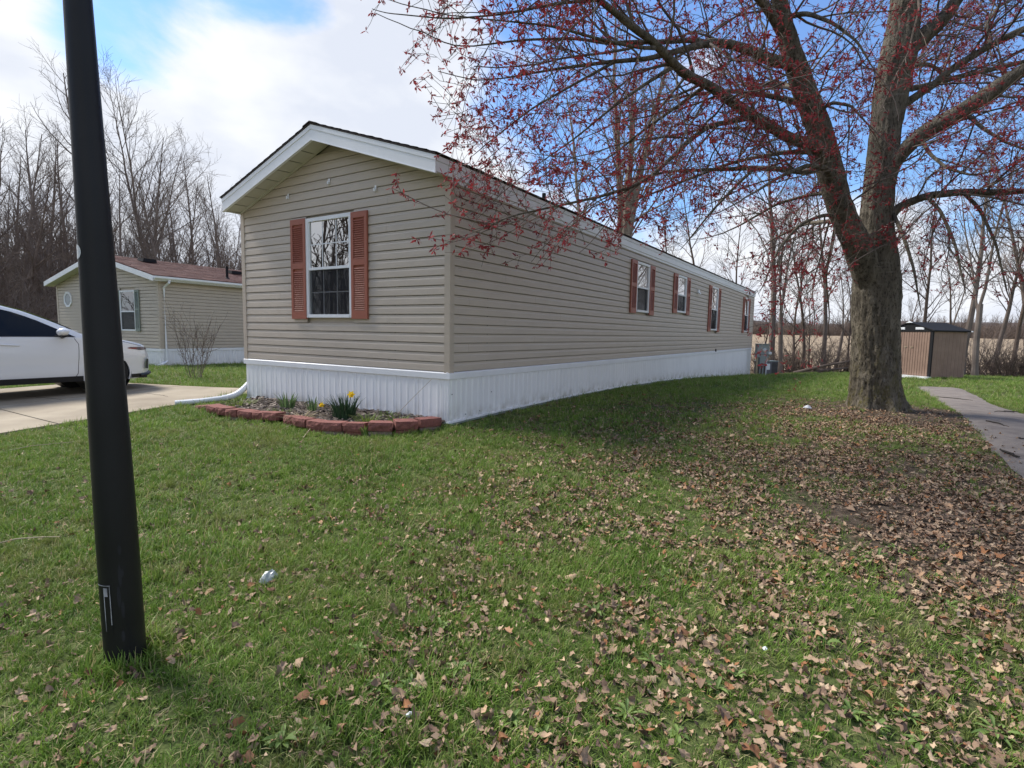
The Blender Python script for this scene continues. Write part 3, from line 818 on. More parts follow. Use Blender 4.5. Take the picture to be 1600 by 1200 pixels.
# windows with shutters
def make_window(par, a0, a1, z0, z1, meet, axis, grid, proud=.040, upper=m_glass):
    """axis 'y': on the front wall, faces -x; axis 'x': on the side wall, faces -y"""
    def bx(m_, a_0, a_1, d0, d1, zz0, zz1):
        if axis == 'y': m_.box(d0, d1, a_0, a_1, T + zz0, T + zz1)
        else: m_.box(a_0, a_1, d0, d1, T + zz0, T + zz1)
    fwid = .048
    m_ = MB()
    bx(m_, a0 - .03, a0 + fwid, -proud, .03, z0, z1); bx(m_, a1 - fwid, a1 + .03, -proud, .03, z0, z1)
    bx(m_, a0 + fwid, a1 - fwid, -proud, .03, z1 - .055, z1 + .0); bx(m_, a0 + fwid, a1 - fwid, -proud - .006, .03, z0, z0 + .05)
    win = m_.build('window', m_white, par)
    m_ = MB(); bx(m_, a0 + fwid, a1 - fwid, -proud + .008, .02, meet - .02, meet + .02)
    for e0, e1 in ((a0 + fwid, a0 + fwid + .022), (a1 - fwid - .022, a1 - fwid)):
        bx(m_, e0, e1, -proud + .012, .012, meet + .02, z1 - .055); bx(m_, e0, e1, -.008, .018, z0 + .05, meet - .02)
    m_.build('sash', m_white, win)
    m_ = MB(); bx(m_, a0 + fwid + .022, a1 - fwid - .022, -.010, -.006, meet + .02, z1 - .055); m_.build('pane', upper, win)
    m_ = MB(); bx(m_, a0 + fwid + .022, a1 - fwid - .022, .004, .008, z0 + .05, meet - .02); m_.build('pane', m_glass_lo, win)
    m_ = MB(); bx(m_, a0 + fwid + .001, a1 - fwid - .001, -.016, -.0145, z0 + .051, meet - .021); m_.build('insect_screen', m_screen, win)
    if grid:
        m_ = MB(); w = .0075
        for (g0, g1, d) in ((meet + .02, z1 - .055, -.014), (z0 + .05, meet - .02, -.001)):
            for q in (1, 2):
                c = a0 + fwid + (a1 - a0 - 2 * fwid) * q / 3; bx(m_, c - w, c + w, d, d + .0035, g0, g1)
            c = (g0 + g1) / 2; bx(m_, a0 + fwid + .022, a1 - fwid - .022, d - .0008, d + .0028, c - w, c + w)
        m_.build('muntin', m_white, win)
    return win
win = make_window(home, WIN_F[0], WIN_F[1], WIN_F[2], WIN_F[3], 1.476, 'y', True)
mb = MB()      # curtain folds behind the front window
cv = []
for q in range(60):
    y = WIN_F[0] - .05 + (WIN_F[1] - WIN_F[0] + .1) * q / 59
    cv.append((.10 + .018 * math.sin(q * 1.1) + .01 * math.sin(q * .37), y))
v = [(x, y, T + .72) for x, y in cv] + [(x, y, T + 2.25) for x, y in cv]
mb.add(v, [(i, i + 1, 61 + i, 60 + i) for i in range(59)])
mb.build('curtain', m_curtain, win)
for w, mt in zip(WINS, MEET):
    ww = make_window(home, *w, mt, 'x', False)
    m_ = MB(); m_.box(w[0] - .05, w[1] + .05, .12, .13, T + w[2], T + w[3]); m_.build('blind', m_curtain, ww)

def make_shutter(par, a0, a1, z0, z1, axis, mt, n_up=22, n_lo=20, split=None, d0=-.0225):
    W_ = a1 - a0; H_ = z1 - z0; th = .032
    def tr(m_):
        for vv in m_.v:
            if axis == 'y':
                x = vv[:, 0].copy(); y = vv[:, 1].copy(); vv[:, 0] = y; vv[:, 1] = x
    fr = MB(); st = .052 if W_ > .3 else .045
    def bx(m_, x0, x1, zz0, zz1, e0, e1): m_.box(a0 + x0, a0 + x1, e0, e1, T + z0 + zz0, T + z0 + zz1)
    bx(fr, 0, st, 0, H_, d0 - th, d0); bx(fr, W_ - st, W_, 0, H_, d0 - th, d0)
    sp = split if split else H_ * .535
    bx(fr, st, W_ - st, 0, .12, d0 - th, d0); bx(fr, st, W_ - st, H_ - .085, H_, d0 - th, d0); bx(fr, st, W_ - st, sp - .045, sp + .045, d0 - th, d0)
    bx(fr, st, W_ - st, .12, H_ - .085, d0 - .006, d0)
    # rounded crown of the louvre field
    tr(fr)
    sh = fr.build('shutter', mt, par)
    lv = MB()
    for (q0, q1) in ((.125, sp - .05), (sp + .05, H_ - .10)):
        z = q0
        while z + .03 < q1:
            lv.prism([(d0 - .007, T + z0 + z + .006), (d0 - .030, T + z0 + z), (d0 - .030, T + z0 + z + .005), (d0 - .007, T + z0 + z + .030)], a0 + st + .001, a0 + W_ - st - .001, ax=0)
            z += .0315
    tr(lv)
    tag(lv.build('louvre', mt, sh), kind='stuff')
    return sh
make_shutter(home, 2.866, 3.226, .700, 2.258, 'y', m_shutter)
make_shutter(home, 1.484, 1.818, .703, 2.242, 'y', m_shutter)
for w, (b0, b1) in zip(WINS, ((1.045, 2.262), (1.175, 2.278), (.70, 2.29), (.71, 2.30))):
    make_shutter(home, w[0] - .03 - .37, w[0] - .032, b0, b1, 'x', m_shutter)
    make_shutter(home, w[1] + .032, w[1] + .03 + .36, b0 - .01, b1, 'x', m_shutter)
# small fittings: clips, dryer vent, hose hole
cme = MB(); cme.box(-.006, .0, -.016, .016, 0, .085); cme.box(-.034, -.006, -.013, .013, 0, .012); cme.box(-.034, -.024, -.013, .013, .012, .045)
cme = cme.mesh('light_clip', m_white)
for v_, z_ in ((3.30, 2.60), (2.31, 2.705), (1.33, 2.485)):
    obj('light_clip', cme, home, (-.021, v_, T + z_))
mb = MB(); mb.lathe([(.0, 0), (.045, 0), (.055, .012), (.055, .03)], 14, axis=1, c=(15.5, -.052, T + .015)); mb.build('vent_hole', m_black, home)
mb = MB(); mb.box(12.44, 12.60, -.07, -.014, T + 1.90, T + 2.02); mb.prism([(-.07, T + 1.94), (-.13, T + 1.88), (-.12, T + 1.87), (-.014, T + 1.92), (-.014, T + 1.95)], 12.45, 12.59, ax=0); mb.build('vent_hood', m_white, home)

# ------------------------------------------------------------------ neighbouring double-wide
AZ2 = 1.076; C2 = np.array([-13.074, 20.309]); U2 = np.array([math.cos(AZ2), math.sin(AZ2)]); V2 = np.array([-math.sin(AZ2), math.cos(AZ2)])
B2 = gz(*C2); RA2 = CAMZ - .845; T2 = RA2 - B2
nb = empty('neighbouring_home', (C2[0], C2[1], B2), AZ2)
tag(nb, 'beige neighbouring mobile home with brown shingle roof and octagonal window', 'mobile home')
W2, L2 = 7.68, 15.0; ZE2 = 2.5; SL2 = (3.50 - 2.5) / (W2 / 2)
def lap_wall(length_f, n, axis, zoff, m, name, par, skip=()):
    m_ = MB()
    pr = [(0, .016), (.020, .016), (.014, .09), (.008, LAP), (0, LAP)]
    for q in range(n):
        z0 = q * LAP
        for a, b in length_f(z0):
            aa = [a(z0 + z) if callable(a) else a for _, z in pr]; bb = [b(z0 + z) if callable(b) else b for _, z in pr]
            if bb[0] - aa[0] < .1: continue
            if axis == 'y': m_.prism([(-d, zoff + z0 + z) for d, z in pr], aa, bb, ax=1)
            else: m_.prism([(-d, zoff + z0 + z) for d, z in pr], aa[0], bb[0], ax=0)
    return m_
NW = (1.565, 2.615, .635, 2.19)
def nf(z):
    lo = (lambda zz: .0 if zz < ZE2 else (zz - ZE2) / SL2); hi = (lambda zz: W2 if zz < ZE2 else W2 - (zz - ZE2) / SL2)
    if NW[2] - LAP < z < NW[3]: return [(lo, NW[0]), (NW[1], hi)]
    return [(lo, hi)]
wn = MB()
for r_ in [(0, NW[0], -.02, ZE2), (NW[1], W2, -.02, ZE2), (NW[0], NW[1], -.02, NW[2]), (NW[0], NW[1], NW[3], ZE2)]:
    wn.box(.035, .055, r_[0], r_[1], T2 + r_[2], T2 + r_[3])
wn.prism([(0, T2 + ZE2), (W2, T2 + ZE2), (W2 / 2, T2 + ZE2 + SL2 * W2 / 2)], .035, .055, ax=0)
fw2 = wn.build('front_wall', m_siding2, nb)
tag(lap_wall(nf, 27, 'y', T2, m_siding2, '', nb).build('siding_lap', m_siding2, fw2), kind='stuff')
wn = MB(); wn.box(.056, L2, .035, .055, T2 - .02, T2 + ZE2); wn.box(L2, L2 + .02, 0, W2, T2, T2 + ZE2); wn.box(.02, L2, W2 - .02, W2, T2, T2 + ZE2)
sw2 = wn.build('side_wall', m_siding2, nb)
tag(lap_wall(lambda z: [(0.06, L2)], 19, 'x', T2, m_siding2, '', nb).build('siding_lap', m_siding2, sw2), kind='stuff')
mb = MB(); mb.box(1.2, 1.22, .1, W2 - .1, T2, T2 + 2.5); mb.box(.03, L2, .1, W2, T2 + 2.46, T2 + 2.48); mb.box(.03, L2, .1, W2 - .1, T2 - .0, T2 + .02); mb.build('interior_wall', m_room, nb)
for cy in (0, W2):
    sy = -1 if cy == 0 else 1
    mb = MB(); w = .09
    mb.prism([(-.026, cy + sy * .026), (-.026, cy - sy * w), (-.0, cy - sy * w), (0, cy), (w, cy), (w, cy + sy * .026)], T2 - .03, T2 + ZE2, ax=2); mb.build('corner_post', m_corner, nb)
def gl2(u, v): p = C2 + u * U2 + v * V2; return gz(*p) - B2
mb = MB(); mb.box(-.03, .02, -.03, W2 + .03, T2 - .10, T2 + .0); mb.box(.021, L2, -.03, .02, T2 - .10, T2 + .0); mb.build('skirt_rail', m_white, nb)
for axis, ln in (('y', W2), ('x', L2)):
    q = 0.
    while q < ln - .05:
        e = min(q + .41, ln); m_ = MB()
        pr = rib_profile(3, .012, .09); n = len(pr); P = []
        for s_, d in pr:
            x = q + (e - q) * s_
            P.append(((-d, x, gl2(0, x)), ) if axis == 'y' else ((x, -d, gl2(x, 0)), ))
        v = [p[0] for p in P] + [(p[0][0], p[0][1], T2 - .08) for p in P]
        m_.add(v, [(i, n + i, n + i + 1, i + 1) if axis == 'y' else (i, i + 1, n + i + 1, n + i) for i in range(n - 1)], tone=np.r_[np.ones(n), np.zeros(n)])
        m_.build('skirt_panel', m_skirt, nb); q = e
# roof
OV2 = .33; EV2 = .28; rz2 = T2 + 3.63; ez2 = T2 + 2.655
mb = MB()
for s_ in (0, 1):
    def yy(t): return (-EV2 - .02) + t * (W2 / 2 + EV2 + .02) if s_ == 0 else W2 + EV2 + .02 - t * (W2 / 2 + EV2 + .02)
    mb.hexa([(-OV2, yy(0), ez2), (L2 + .3, yy(0), ez2), (-OV2, yy(1), rz2), (L2 + .3, yy(1), rz2), (-OV2, yy(0), ez2 + .02), (L2 + .3, yy(0), ez2 + .02), (-OV2, yy(1), rz2 + .02), (L2 + .3, yy(1), rz2 + .02)])
roof2 = mb.build('roof', m_shingle_r, nb)
mb = MB(); rg = random.Random(4); NC = 28
for c in range(NC):
    t0 = c / NC; t1 = (c + 1) / NC + .008
    x = -OV2 - .01 - rg.uniform(0, .3)
    while x < L2 + .3:
        w = .33
        x0_ = max(x, -OV2 - .01)
        def P(t, x_, h): return (x_, (-EV2 - .03) + t * (W2 / 2 + EV2 + .03), ez2 + t * (rz2 - ez2) + .021 + h)
        h0 = .010 + rg.uniform(0, .008)
        mb.add([P(t0, x0_, h0), P(t0, x + w - .008, h0), P(t1, x + w - .008, .002), P(t1, x0_, .002), P(t0, x0_, 0), P(t0, x + w - .008, 0)], [(0, 1, 2, 3), (4, 5, 1, 0)], tone=rg.random())
        x += w
tag(mb.build('shingle', m_shingle_r, roof2), kind='stuff')
for s_ in (0, 1):
    y0 = -EV2 if s_ == 0 else W2 + EV2
    rake_board(y0, ez2 - .002, W2 / 2, rz2 - .002, .19, -OV2 - .02, -OV2 + .01).build('gable_fascia', m_white, roof2)
    rake_board(y0, ez2 - .175, W2 / 2, rz2 - .175, .012, -OV2 + .012, .0).build('gable_soffit', m_soffit, roof2)
mb = MB(); mb.box(-OV2 + .0, L2 + .3, -EV2 + .0, -EV2 + .02, ez2 - .15, ez2 - .003); mb.box(-OV2 + .012, L2, -EV2 + .02, -.0, ez2 - .17, ez2 - .155); mb.build('eave_fascia', m_white, roof2)
mb = MB(); mb.prism([(-EV2 - .002, ez2 - .12), (-EV2 - .06, ez2 - .12), (-EV2 - .10, ez2 - .08), (-EV2 - .10, ez2 - .01), (-EV2 - .085, ez2 - .01), (-EV2 - .085, ez2 - .07), (-EV2 - .002, ez2 - .07)], -OV2 + .02, L2 + .3, ax=0); mb.build('gutter', m_white, nb)
mb = MB(); mb.tube([(.22, -EV2 - .05, ez2 - .11), (.20, -EV2 - .05, ez2 - .22), (.16, -.06, ez2 - .40), (.16, -.06, ez2 - .9), (.16, -.06, .30), (.16, -.07, .16), (-.05, -.10, .06), (-.2, -.12, .05)], .042, 8); mb.build('downspout', m_white, nb)
# window, shutters, octagon
m_ = MB()
m_.box(-.035, .03, NW[0] - .02, NW[0] + .05, T2 + NW[2], T2 + NW[3]); m_.box(-.035, .03, NW[1] - .05, NW[1] + .02, T2 + NW[2], T2 + NW[3]); m_.box(-.035, .03, NW[0] + .05, NW[1] - .05, T2 + NW[2], T2 + NW[2] + .06); m_.box(-.035, .03, NW[0] + .05, NW[1] - .05, T2 + NW[3] - .06, T2 + NW[3]); m_.box(-.025, .02, NW[0] + .05, NW[1] - .05, T2 + 1.36, T2 + 1.41)
w2 = m_.build('window', m_white, nb)
m_ = MB(); m_.box(-.008, -.004, NW[0] + .05, NW[1] - .05, T2 + 1.41, T2 + NW[3] - .06); m_.build('pane', glass('neighbour_glass', .12, (.75, .77, .78)), w2)
m_ = MB(); m_.box(.004, .008, NW[0] + .05, NW[1] - .05, T2 + NW[2] + .06, T2 + 1.36); m_.build('pane', m_glass_lo, w2)
m_ = MB(); m_.box(-.016, -.014, NW[0] + .05, NW[1] - .05, T2 + NW[2] + .06, T2 + 1.36); m_.build('insect_screen', screen_mat('insect_screen_grey', (.12, .12, .12), .5), w2)
m_ = MB(); cvp = [(.12 + .02 * math.sin(q * 1.3), NW[0] + .05 + (NW[1] - NW[0]) * .55 * q / 30) for q in range(31)]
v = [(x, y, T2 + 1.0) for x, y in cvp] + [(x, y, T2 + 2.1) for x, y in cvp]; m_.add(v, [(i, i + 1, 32 + i, 31 + i) for i in range(30)]); m_.build('curtain', m_curtain_w, w2)
_T = T; T = T2
make_shutter(nb, 1.245, 1.543, .625, 2.20, 'y', m_shutter_g); make_shutter(nb, 2.637, 2.935, .625, 2.20, 'y', m_shutter_g)
T = _T
m_ = MB(); oc = [(math.cos(R(22.5 + 45 * q)), math.sin(R(22.5 + 45 * q))) for q in range(8)]
for rr0, rr1, d in ((.26, .345, -.04),):
    v = [(-.035, 6.72 + rr0 * c, T2 + 1.90 + rr0 * s_) for c, s_ in oc] + [(-.045, 6.72 + rr1 * c, T2 + 1.90 + rr1 * s_) for c, s_ in oc] + [(.0, 6.72 + rr1 * c, T2 + 1.90 + rr1 * s_) for c, s_ in oc] + [(-.0, 6.72 + rr0 * c, T2 + 1.90 + rr0 * s_) for c, s_ in oc]
    f = []
    for q in range(8):
        p = (q + 1) % 8; f += [(q, 8 + q, 8 + p, p), (8 + q, 16 + q, 16 + p, 8 + p), (24 + q, q, p, 24 + p)]
    m_.add(v, f)
ow = m_.build('octagonal_window', m_white, nb)
m_ = MB(); m_.add([(-.022, 6.72 + .26 * c, T2 + 1.90 + .26 * s_) for c, s_ in oc], [tuple(range(8))]); m_.build('pane', mat('octagon_glass', S(120, 132, 138), rough=.15, var=.2, scale=6), ow)
def on_roof2(px, py):
    r = ray(px, py); o_ = np.array([0, 0, CAMZ]); lo_, hi_ = 10., 60.
    def h(t):
        p = o_ + r * t; d = p[:2] - C2; v = d @ V2
        return p[2] - B2 - (ez2 + (v + EV2 + .02) / (W2 / 2 + EV2 + .02) * (rz2 - ez2) + .03)
    for _ in range(60):
        m = (lo_ + hi_) / 2
        if h(lo_) * h(m) <= 0: hi_ = m
        else: lo_ = m
    p = o_ + r * lo_; d = p[:2] - C2
    return d @ U2, d @ V2, p[2] - B2
for q in ((230, 409.5), (366, 428)):
    u_, v_, z_ = on_roof2(*q)
    m_ = MB(); m_.hexa([(u_ - .28, v_ - .22, z_ - .02), (u_ + .28, v_ - .22, z_ - .02), (u_ - .28, v_ + .22, z_ + .06), (u_ + .28, v_ + .22, z_ + .06), (u_ - .24, v_ - .2, z_ + .12), (u_ + .24, v_ - .2, z_ + .12), (u_ - .24, v_ + .2, z_ + .16), (u_ + .24, v_ + .2, z_ + .16)])
    m_.build('roof_vent', m_black, roof2)
u_, v_, z_ = on_roof2(355, 435)
m_ = MB(); m_.lathe([(0, .5), (.05, .5), (.05, .05), (.12, -.03)], 10, c=(u_, v_, z_)); m_.build('vent_pipe', m_black, roof2)

# ------------------------------------------------------------------ black lamp post
pb = at(197, 1030, 2.29); pz = gz(pb[0], pb[1])
lp = empty('lamp_post', (pb[0], pb[1], pz)); tag(lp, 'tall tapering black lamp post rising from the grass in the foreground', 'lamp post')
lean = np.array([-.072 / 2.75, 0.02 / 2.75])
prof = [(-.12, .0935), (.0, .0932), (.35, .0925), (.7, .0905), (1.1, .0855), (1.6, .077), (2.1, .0685), (2.75, .058), (3.3, .049), (3.6, .045)]
def post_r(z): return .835 * float(np.interp(z, [p[0] for p in prof], [p[1] for p in prof]))
zz = np.linspace(-.12, 3.6, 60)
m_ = MB(); m_.tube([(lean[0] * z, lean[1] * z, z) for z in zz], [post_r(z) for z in zz], 40)
m_.build('post', m_post, lp, smooth=True)
def post_patch(z0, z1, a0, a1, proud, mat_, name, n=10, mrows=12, round_=False):
    m_ = MB(); v = []
    for i_ in range(mrows + 1):
        z = z0 + (z1 - z0) * i_ / mrows
        for j_ in range(n + 1):
            s_ = j_ / n
            if round_:
                hh = math.sqrt(max(0, 1 - (2 * i_ / mrows - 1) ** 2)); s_ = .5 + (s_ - .5) * hh
            a = a0 + (a1 - a0) * s_; r_ = post_r(z) + proud
            v.append((lean[0] * z + r_ * math.cos(a), lean[1] * z + r_ * math.sin(a), z))
    f = [(i_ * (n + 1) + j_, i_ * (n + 1) + j_ + 1, (i_ + 1) * (n + 1) + j_ + 1, (i_ + 1) * (n + 1) + j_) for i_ in range(mrows) for j_ in range(n)]
    m_.add(v, f); return m_.build(name, mat_, lp, smooth=True)
base_a = math.atan2(-pb[1], -pb[0])       # towards the camera
post_patch(1.735, 1.795, base_a - R(104), base_a - R(52), .0015, m_sticker, 'sticker', round_=True, n=8, mrows=12)
post_patch(.155, .372, base_a - R(76), base_a - R(27), .0012, m_post, 'handhole_cover')
for a0, a1, z0, z1 in ((-30.5, -28, .20, .368), (-49, -46.5, .17, .345)):
    post_patch(z0, z1, base_a + R(a0), base_a + R(a1), .0022, m_chip, 'paint_scratch')
post_patch(.325, .362, base_a - R(49), base_a - R(36), .0022, m_chip, 'paint_scratch')
post_patch(.370, .374, base_a - R(76), base_a - R(27), .0024, m_chip, 'paint_scratch', mrows=1)
for q, (aa, z0, z1) in enumerate(((4, .50, .545), (0, .36, .46), (-6, .27, .37), (2, .22, .30), (6, .40, .44), (-2, .12, .17))):
    post_patch(z0, z1, base_a + R(aa - 5), base_a + R(aa + 5), .0012, m_dark, 'paint_patch', round_=True, n=6, mrows=8)
m_ = MB(); m_.lathe([(0, 3.75), (.05, 3.74), (.075, 3.66), (.07, 3.58), (.05, 3.56)], 20, c=(lean[0] * 3.6, lean[1] * 3.6, 0)); m_.build('cap', m_black, lp, smooth=True)

# ------------------------------------------------------------------ white car on the driveway
CARW = .945
cu, cv_ = -.86, 7.90 + CARW
cp0 = hp(cu, cv_); car = empty('parked_car', (cp0[0], cp0[1], gz(*hp(cu, 8.2)) + .035), AZ)
tag(car, 'white crossover car with dark tinted windows parked on the concrete driveway', 'car')
# side profile tables, x forward from the front axle, z above ground
TOP = [(-3.98, .95), (-3.9, 1.08), (-3.6, 1.30), (-3.2, 1.56), (-2.7, 1.67), (-2.0, 1.705), (-1.55, 1.68), (-1.2, 1.58), (-.8, 1.40), (-.42, 1.19), (-.30, 1.14), (0, 1.10), (.4, 1.03), (.70, .955), (.84, .88), (.90, .78), (.925, .60)]
BELT = [(-4, 1.10), (-3, 1.12), (-1.5, 1.08), (-.45, 1.065), (0, 1.03), (.4, .965), (.7, .90), (.85, .82), (.93, .6)]
BOT = [(-4, .42), (-3.6, .33), (-3.2, .27), (-.5, .25), (0, .25), (.5, .24), (.75, .27), (.93, .36)]
HWD = [(-4.0, .70), (-3.8, .84), (-3.3, .925), (-2.5, .945), (-1, .945), (0, .945), (.3, .93), (.55, .88), (.75, .76), (.88, .58), (.93, .44)]
def tab(t, x): return np.interp(x, [p[0] for p in t], [p[1] for p in t])
def smooth_tab(t, x, w=.09): return (tab(t, x - w) + 2 * tab(t, x) + tab(t, x + w)) / 4
def side_y(x, z):
    hw = smooth_tab(HWD, x); bl = smooth_tab(BELT, x); bt = tab(BOT, x); tp = smooth_tab(TOP, x)
    if z <= bl:
        t = (z - bt) / max(.05, bl - bt)
        return hw * (1 - .045 * (1 - min(1, t * 2.2)) ** 2 - .03 * max(0, t - .72) / .28) - .012 * math.exp(-((t - .38) / .12) ** 2)
    t = (z - bl) / max(.03, tp - bl)
    t = min(1, max(0, t))
    roofw = hw * .97 - .31 * min(1, (tp - bl) / .55)
    return hw * .97 + (roofw - hw * .97) * t
XS = np.concatenate([np.arange(-3.98, .5, .05), np.arange(.5, .926, .03)])
NS = 15; NR = 9; NT = 8
body = MB(); rows = []
for x in XS:
    bl = float(smooth_tab(BELT, x)); bt = float(tab(BOT, x)); tp = float(smooth_tab(TOP, x)); tp = max(tp, bl + .012)
    ring = []
    for q in range(NS): z = bt + (bl - bt) * q / (NS - 1); ring.append((x, -side_y(x, z), z))
    ye = side_y(x, tp)
    for q in range(1, NR + 1):
        t = q / NR; z = bl + (tp - .035 - bl) * t if tp - bl > .08 else bl + (tp - bl) * .6 * t
        ring.append((x, -side_y(x, z), z))
    ylast = -ring[-1][1]; zl = ring[-1][2]
    for q in range(1, NT + 1):
        t = q / NT; y = ylast * (1 - t); ring.append((x, -y, zl + (tp - zl) * math.sin(t * math.pi / 2) ** .55 if t < 1 else tp))
    rows.append(ring)
RW = np.array(rows); K = RW.shape[1]
ARCH_R = .395; AZc = .37; REAR = -2.85
def snap(P):
    Q = P.copy()
    for ax_ in (0.0, REAR):
        dx = Q[..., 0] - ax_; dz = Q[..., 2] - AZc; d = np.hypot(dx, dz)
        near = (d > ARCH_R - .026) & (d < ARCH_R + .030) & (np.arange(K)[None, :] < NS + 2)
        s_ = np.where(near, ARCH_R / np.maximum(d, 1e-6), 1)
        Q[..., 0] = ax_ + dx * s_; Q[..., 2] = AZc + dz * s_
    return Q
RWs = snap(RW)
fs = []; nX = len(XS)
for a in range(nX - 1):
    for b in range(K - 1):
        c = (RWs[a, b] + RWs[a + 1, b] + RWs[a, b + 1] + RWs[a + 1, b + 1]) / 4
        if b < NS + 1 and (math.hypot(c[0], c[2] - AZc) < ARCH_R or math.hypot(c[0] - REAR, c[2] - AZc) < ARCH_R): continue
        fs.append((a * K + b, a * K + b + 1, (a + 1) * K + b + 1, (a + 1) * K + b))
Vb = RWs.reshape(-1, 3)
body.add(Vb, np.array(fs)[:, ::-1])
Vm = Vb.copy(); Vm[:, 1] *= -1; body.add(Vm, np.array(fs))
# front and rear caps
for a, fl in ((nX - 1, 1), (0, 0)):
    ring = list(RWs[a]) + [(p[0], -p[1], p[2]) for p in RWs[a][-2::-1]]
    body.add(ring, [tuple(range(len(ring)))[::1 if fl else -1]])
cb = body.build('body', m_car, car, smooth=True)
def patch(outline, proud, mat_, name, par, sub=10, sm=True):
    """panel following the right-hand body side; outline is given as two x-edges per height: list of (z, x0, x1)"""
    m_ = MB(); n = len(outline); v = []
    for z, x0, x1 in outline:
        for q in range(sub + 1):
            x = x0 + (x1 - x0) * q / sub; v.append((x, -(side_y(x, z) + proud), z))
    m_.add(v, [(i_ * (sub + 1) + j_, i_ * (sub + 1) + j_ + 1, (i_ + 1) * (sub + 1) + j_ + 1, (i_ + 1) * (sub + 1) + j_) for i_ in range(n - 1) for j_ in range(sub)])
    return m_.build(name, mat_, par, smooth=sm)
# side windows
gl_rows = []
for t in np.linspace(0, 1, 8):
    z = 1.095 + (1.60 - 1.095) * t
    xf = np.interp(z, [1.09, 1.12, 1.25, 1.40, 1.52, 1.60], [-.50, -.56, -.78, -1.05, -1.32, -1.62]); gl_rows.append((z, -2.02, xf))
patch(gl_rows, .006, m_carglass, 'side_window', cb)
patch([(z, -3.35 + (z - 1.1) * .9, -2.06) for z in np.linspace(1.10, 1.60, 8)], .006, m_carglass, 'side_window', cb)
patch([(z, -2.06, -2.02) for z in np.linspace(1.10, 1.60, 6)], .004, m_carblk, 'pillar_trim', cb, sub=2)
# windscreen
m_ = MB(); v = []
for x in np.linspace(-1.42, -.42, 10):
    tp = float(smooth_tab(TOP, x)); w = side_y(x, tp - .03) - .07
    for q in range(11): 
        y = -w + 2 * w * q / 10; v.append((x + .02, y, tp + .012 - .02 * abs(2 * q / 10 - 1) ** 3))
m_.add(v, [(i_ * 11 + j_, (i_ + 1) * 11 + j_, (i_ + 1) * 11 + j_ + 1, i_ * 11 + j_ + 1) for i_ in range(9) for j_ in range(10)]); m_.build('windscreen', m_carglass, cb, smooth=True)
# black sill and arch cladding
patch([(z, -3.26 - 0, -.41) for z in np.linspace(.245, .345, 4)], .012, m_carblk, 'sill', cb, sub=30)
patch([(z, REAR + .41, -.41) for z in np.linspace(.235, .27, 2)], -.02, m_carblk, 'sill', cb, sub=10)
patch([(z, .42, .86) for z in np.linspace(.255, .335, 4)], .010, m_carblk, 'bumper_lip', cb)
m_ = MB(); m_.tube([(.60, -.83, .30), (.80, -.69, .31), (.90, -.55, .33), (.95, -.3, .34), (.955, 0, .34), (.95, .3, .34), (.90, .55, .33)], .035, 8); m_.build('bumper_lip', m_carblk, cb)
for ax_ in (0., REAR):
    m_ = MB(); v = []; n = 24
    for q in range(n + 1):
        a = R(-20 + 220 * q / n)
        for rr, pr in ((ARCH_R - .004, -.04), (ARCH_R - .004, .006), (ARCH_R + .018, .009)):
            x = ax_ + rr * math.cos(a); z = AZc + rr * math.sin(a); v.append((x, -(side_y(x, z) + pr), z))
    m_.add(v, [(q * 3 + j_, (q + 1) * 3 + j_, (q + 1) * 3 + j_ + 1, q * 3 + j_ + 1) for q in range(n) for j_ in range(2)]); m_.build('arch_trim', m_car if True else m_carblk, cb)
m_ = MB()
for ax_ in (0., REAR): m_.lathe([(ARCH_R + .02, -.90), (ARCH_R + .02, -.45), (.0, -.45)], 28, axis=1, c=(ax_, 0, AZc)); m_.lathe([(.0, .45), (ARCH_R + .02, .45), (ARCH_R + .02, .90)], 28, axis=1, c=(ax_, 0, AZc))
m_.box(-3.7, .75, -.80, .80, .24, .30); m_.build('underbody', m_carblk, cb)
# door gaps, character crease, handles
def gap(pts, name='door_gap', r_=.0045, mt=None, par=cb, pr=.001):
    m_ = MB(); P = []
    for (x0, z0), (x1, z1) in zip(pts[:-1], pts[1:]):
        for q in range(6): x = x0 + (x1 - x0) * q / 6; z = z0 + (z1 - z0) * q / 6; P.append((x, -(side_y(x, z) + pr), z))
    P.append((pts[-1][0], -(side_y(*pts[-1]) + pr), pts[-1][1])); m_.tube(P, r_, 4); return m_.build(name, mt or m_carblk, par)
gap([(-.52, 1.06), (-.46, .95), (-.47, .70), (-.49, .40), (-.52, .345)]); gap([(-2.04, 1.08), (-2.03, .85), (-1.98, .60), (-1.93, .36)]); gap([(-3.1, 1.08), (-3.05, .85), (-3.12, .70)])
gap([(-.50, 1.085), (-.95, 1.09), (-1.6, 1.09), (-2.1, 1.095), (-2.9, 1.11)], 'window_strip', .008, m_carblk)
gap([(.20, 1.02), (.45, .955), (.66, .90)], 'bonnet_gap', .004)
for hx in (-1.62, -2.75):
    m_ = MB(); P = [(hx + q * .05, -(side_y(hx + q * .05, .955) + .022 * math.sin(math.pi * (q + .5) / 7)), .955 - .004 * q) for q in range(-0, 7)]; m_.tube(P, [.008, .013, .014, .014, .014, .013, .008], 8); m_.build('door_handle', m_car, cb, smooth=True)
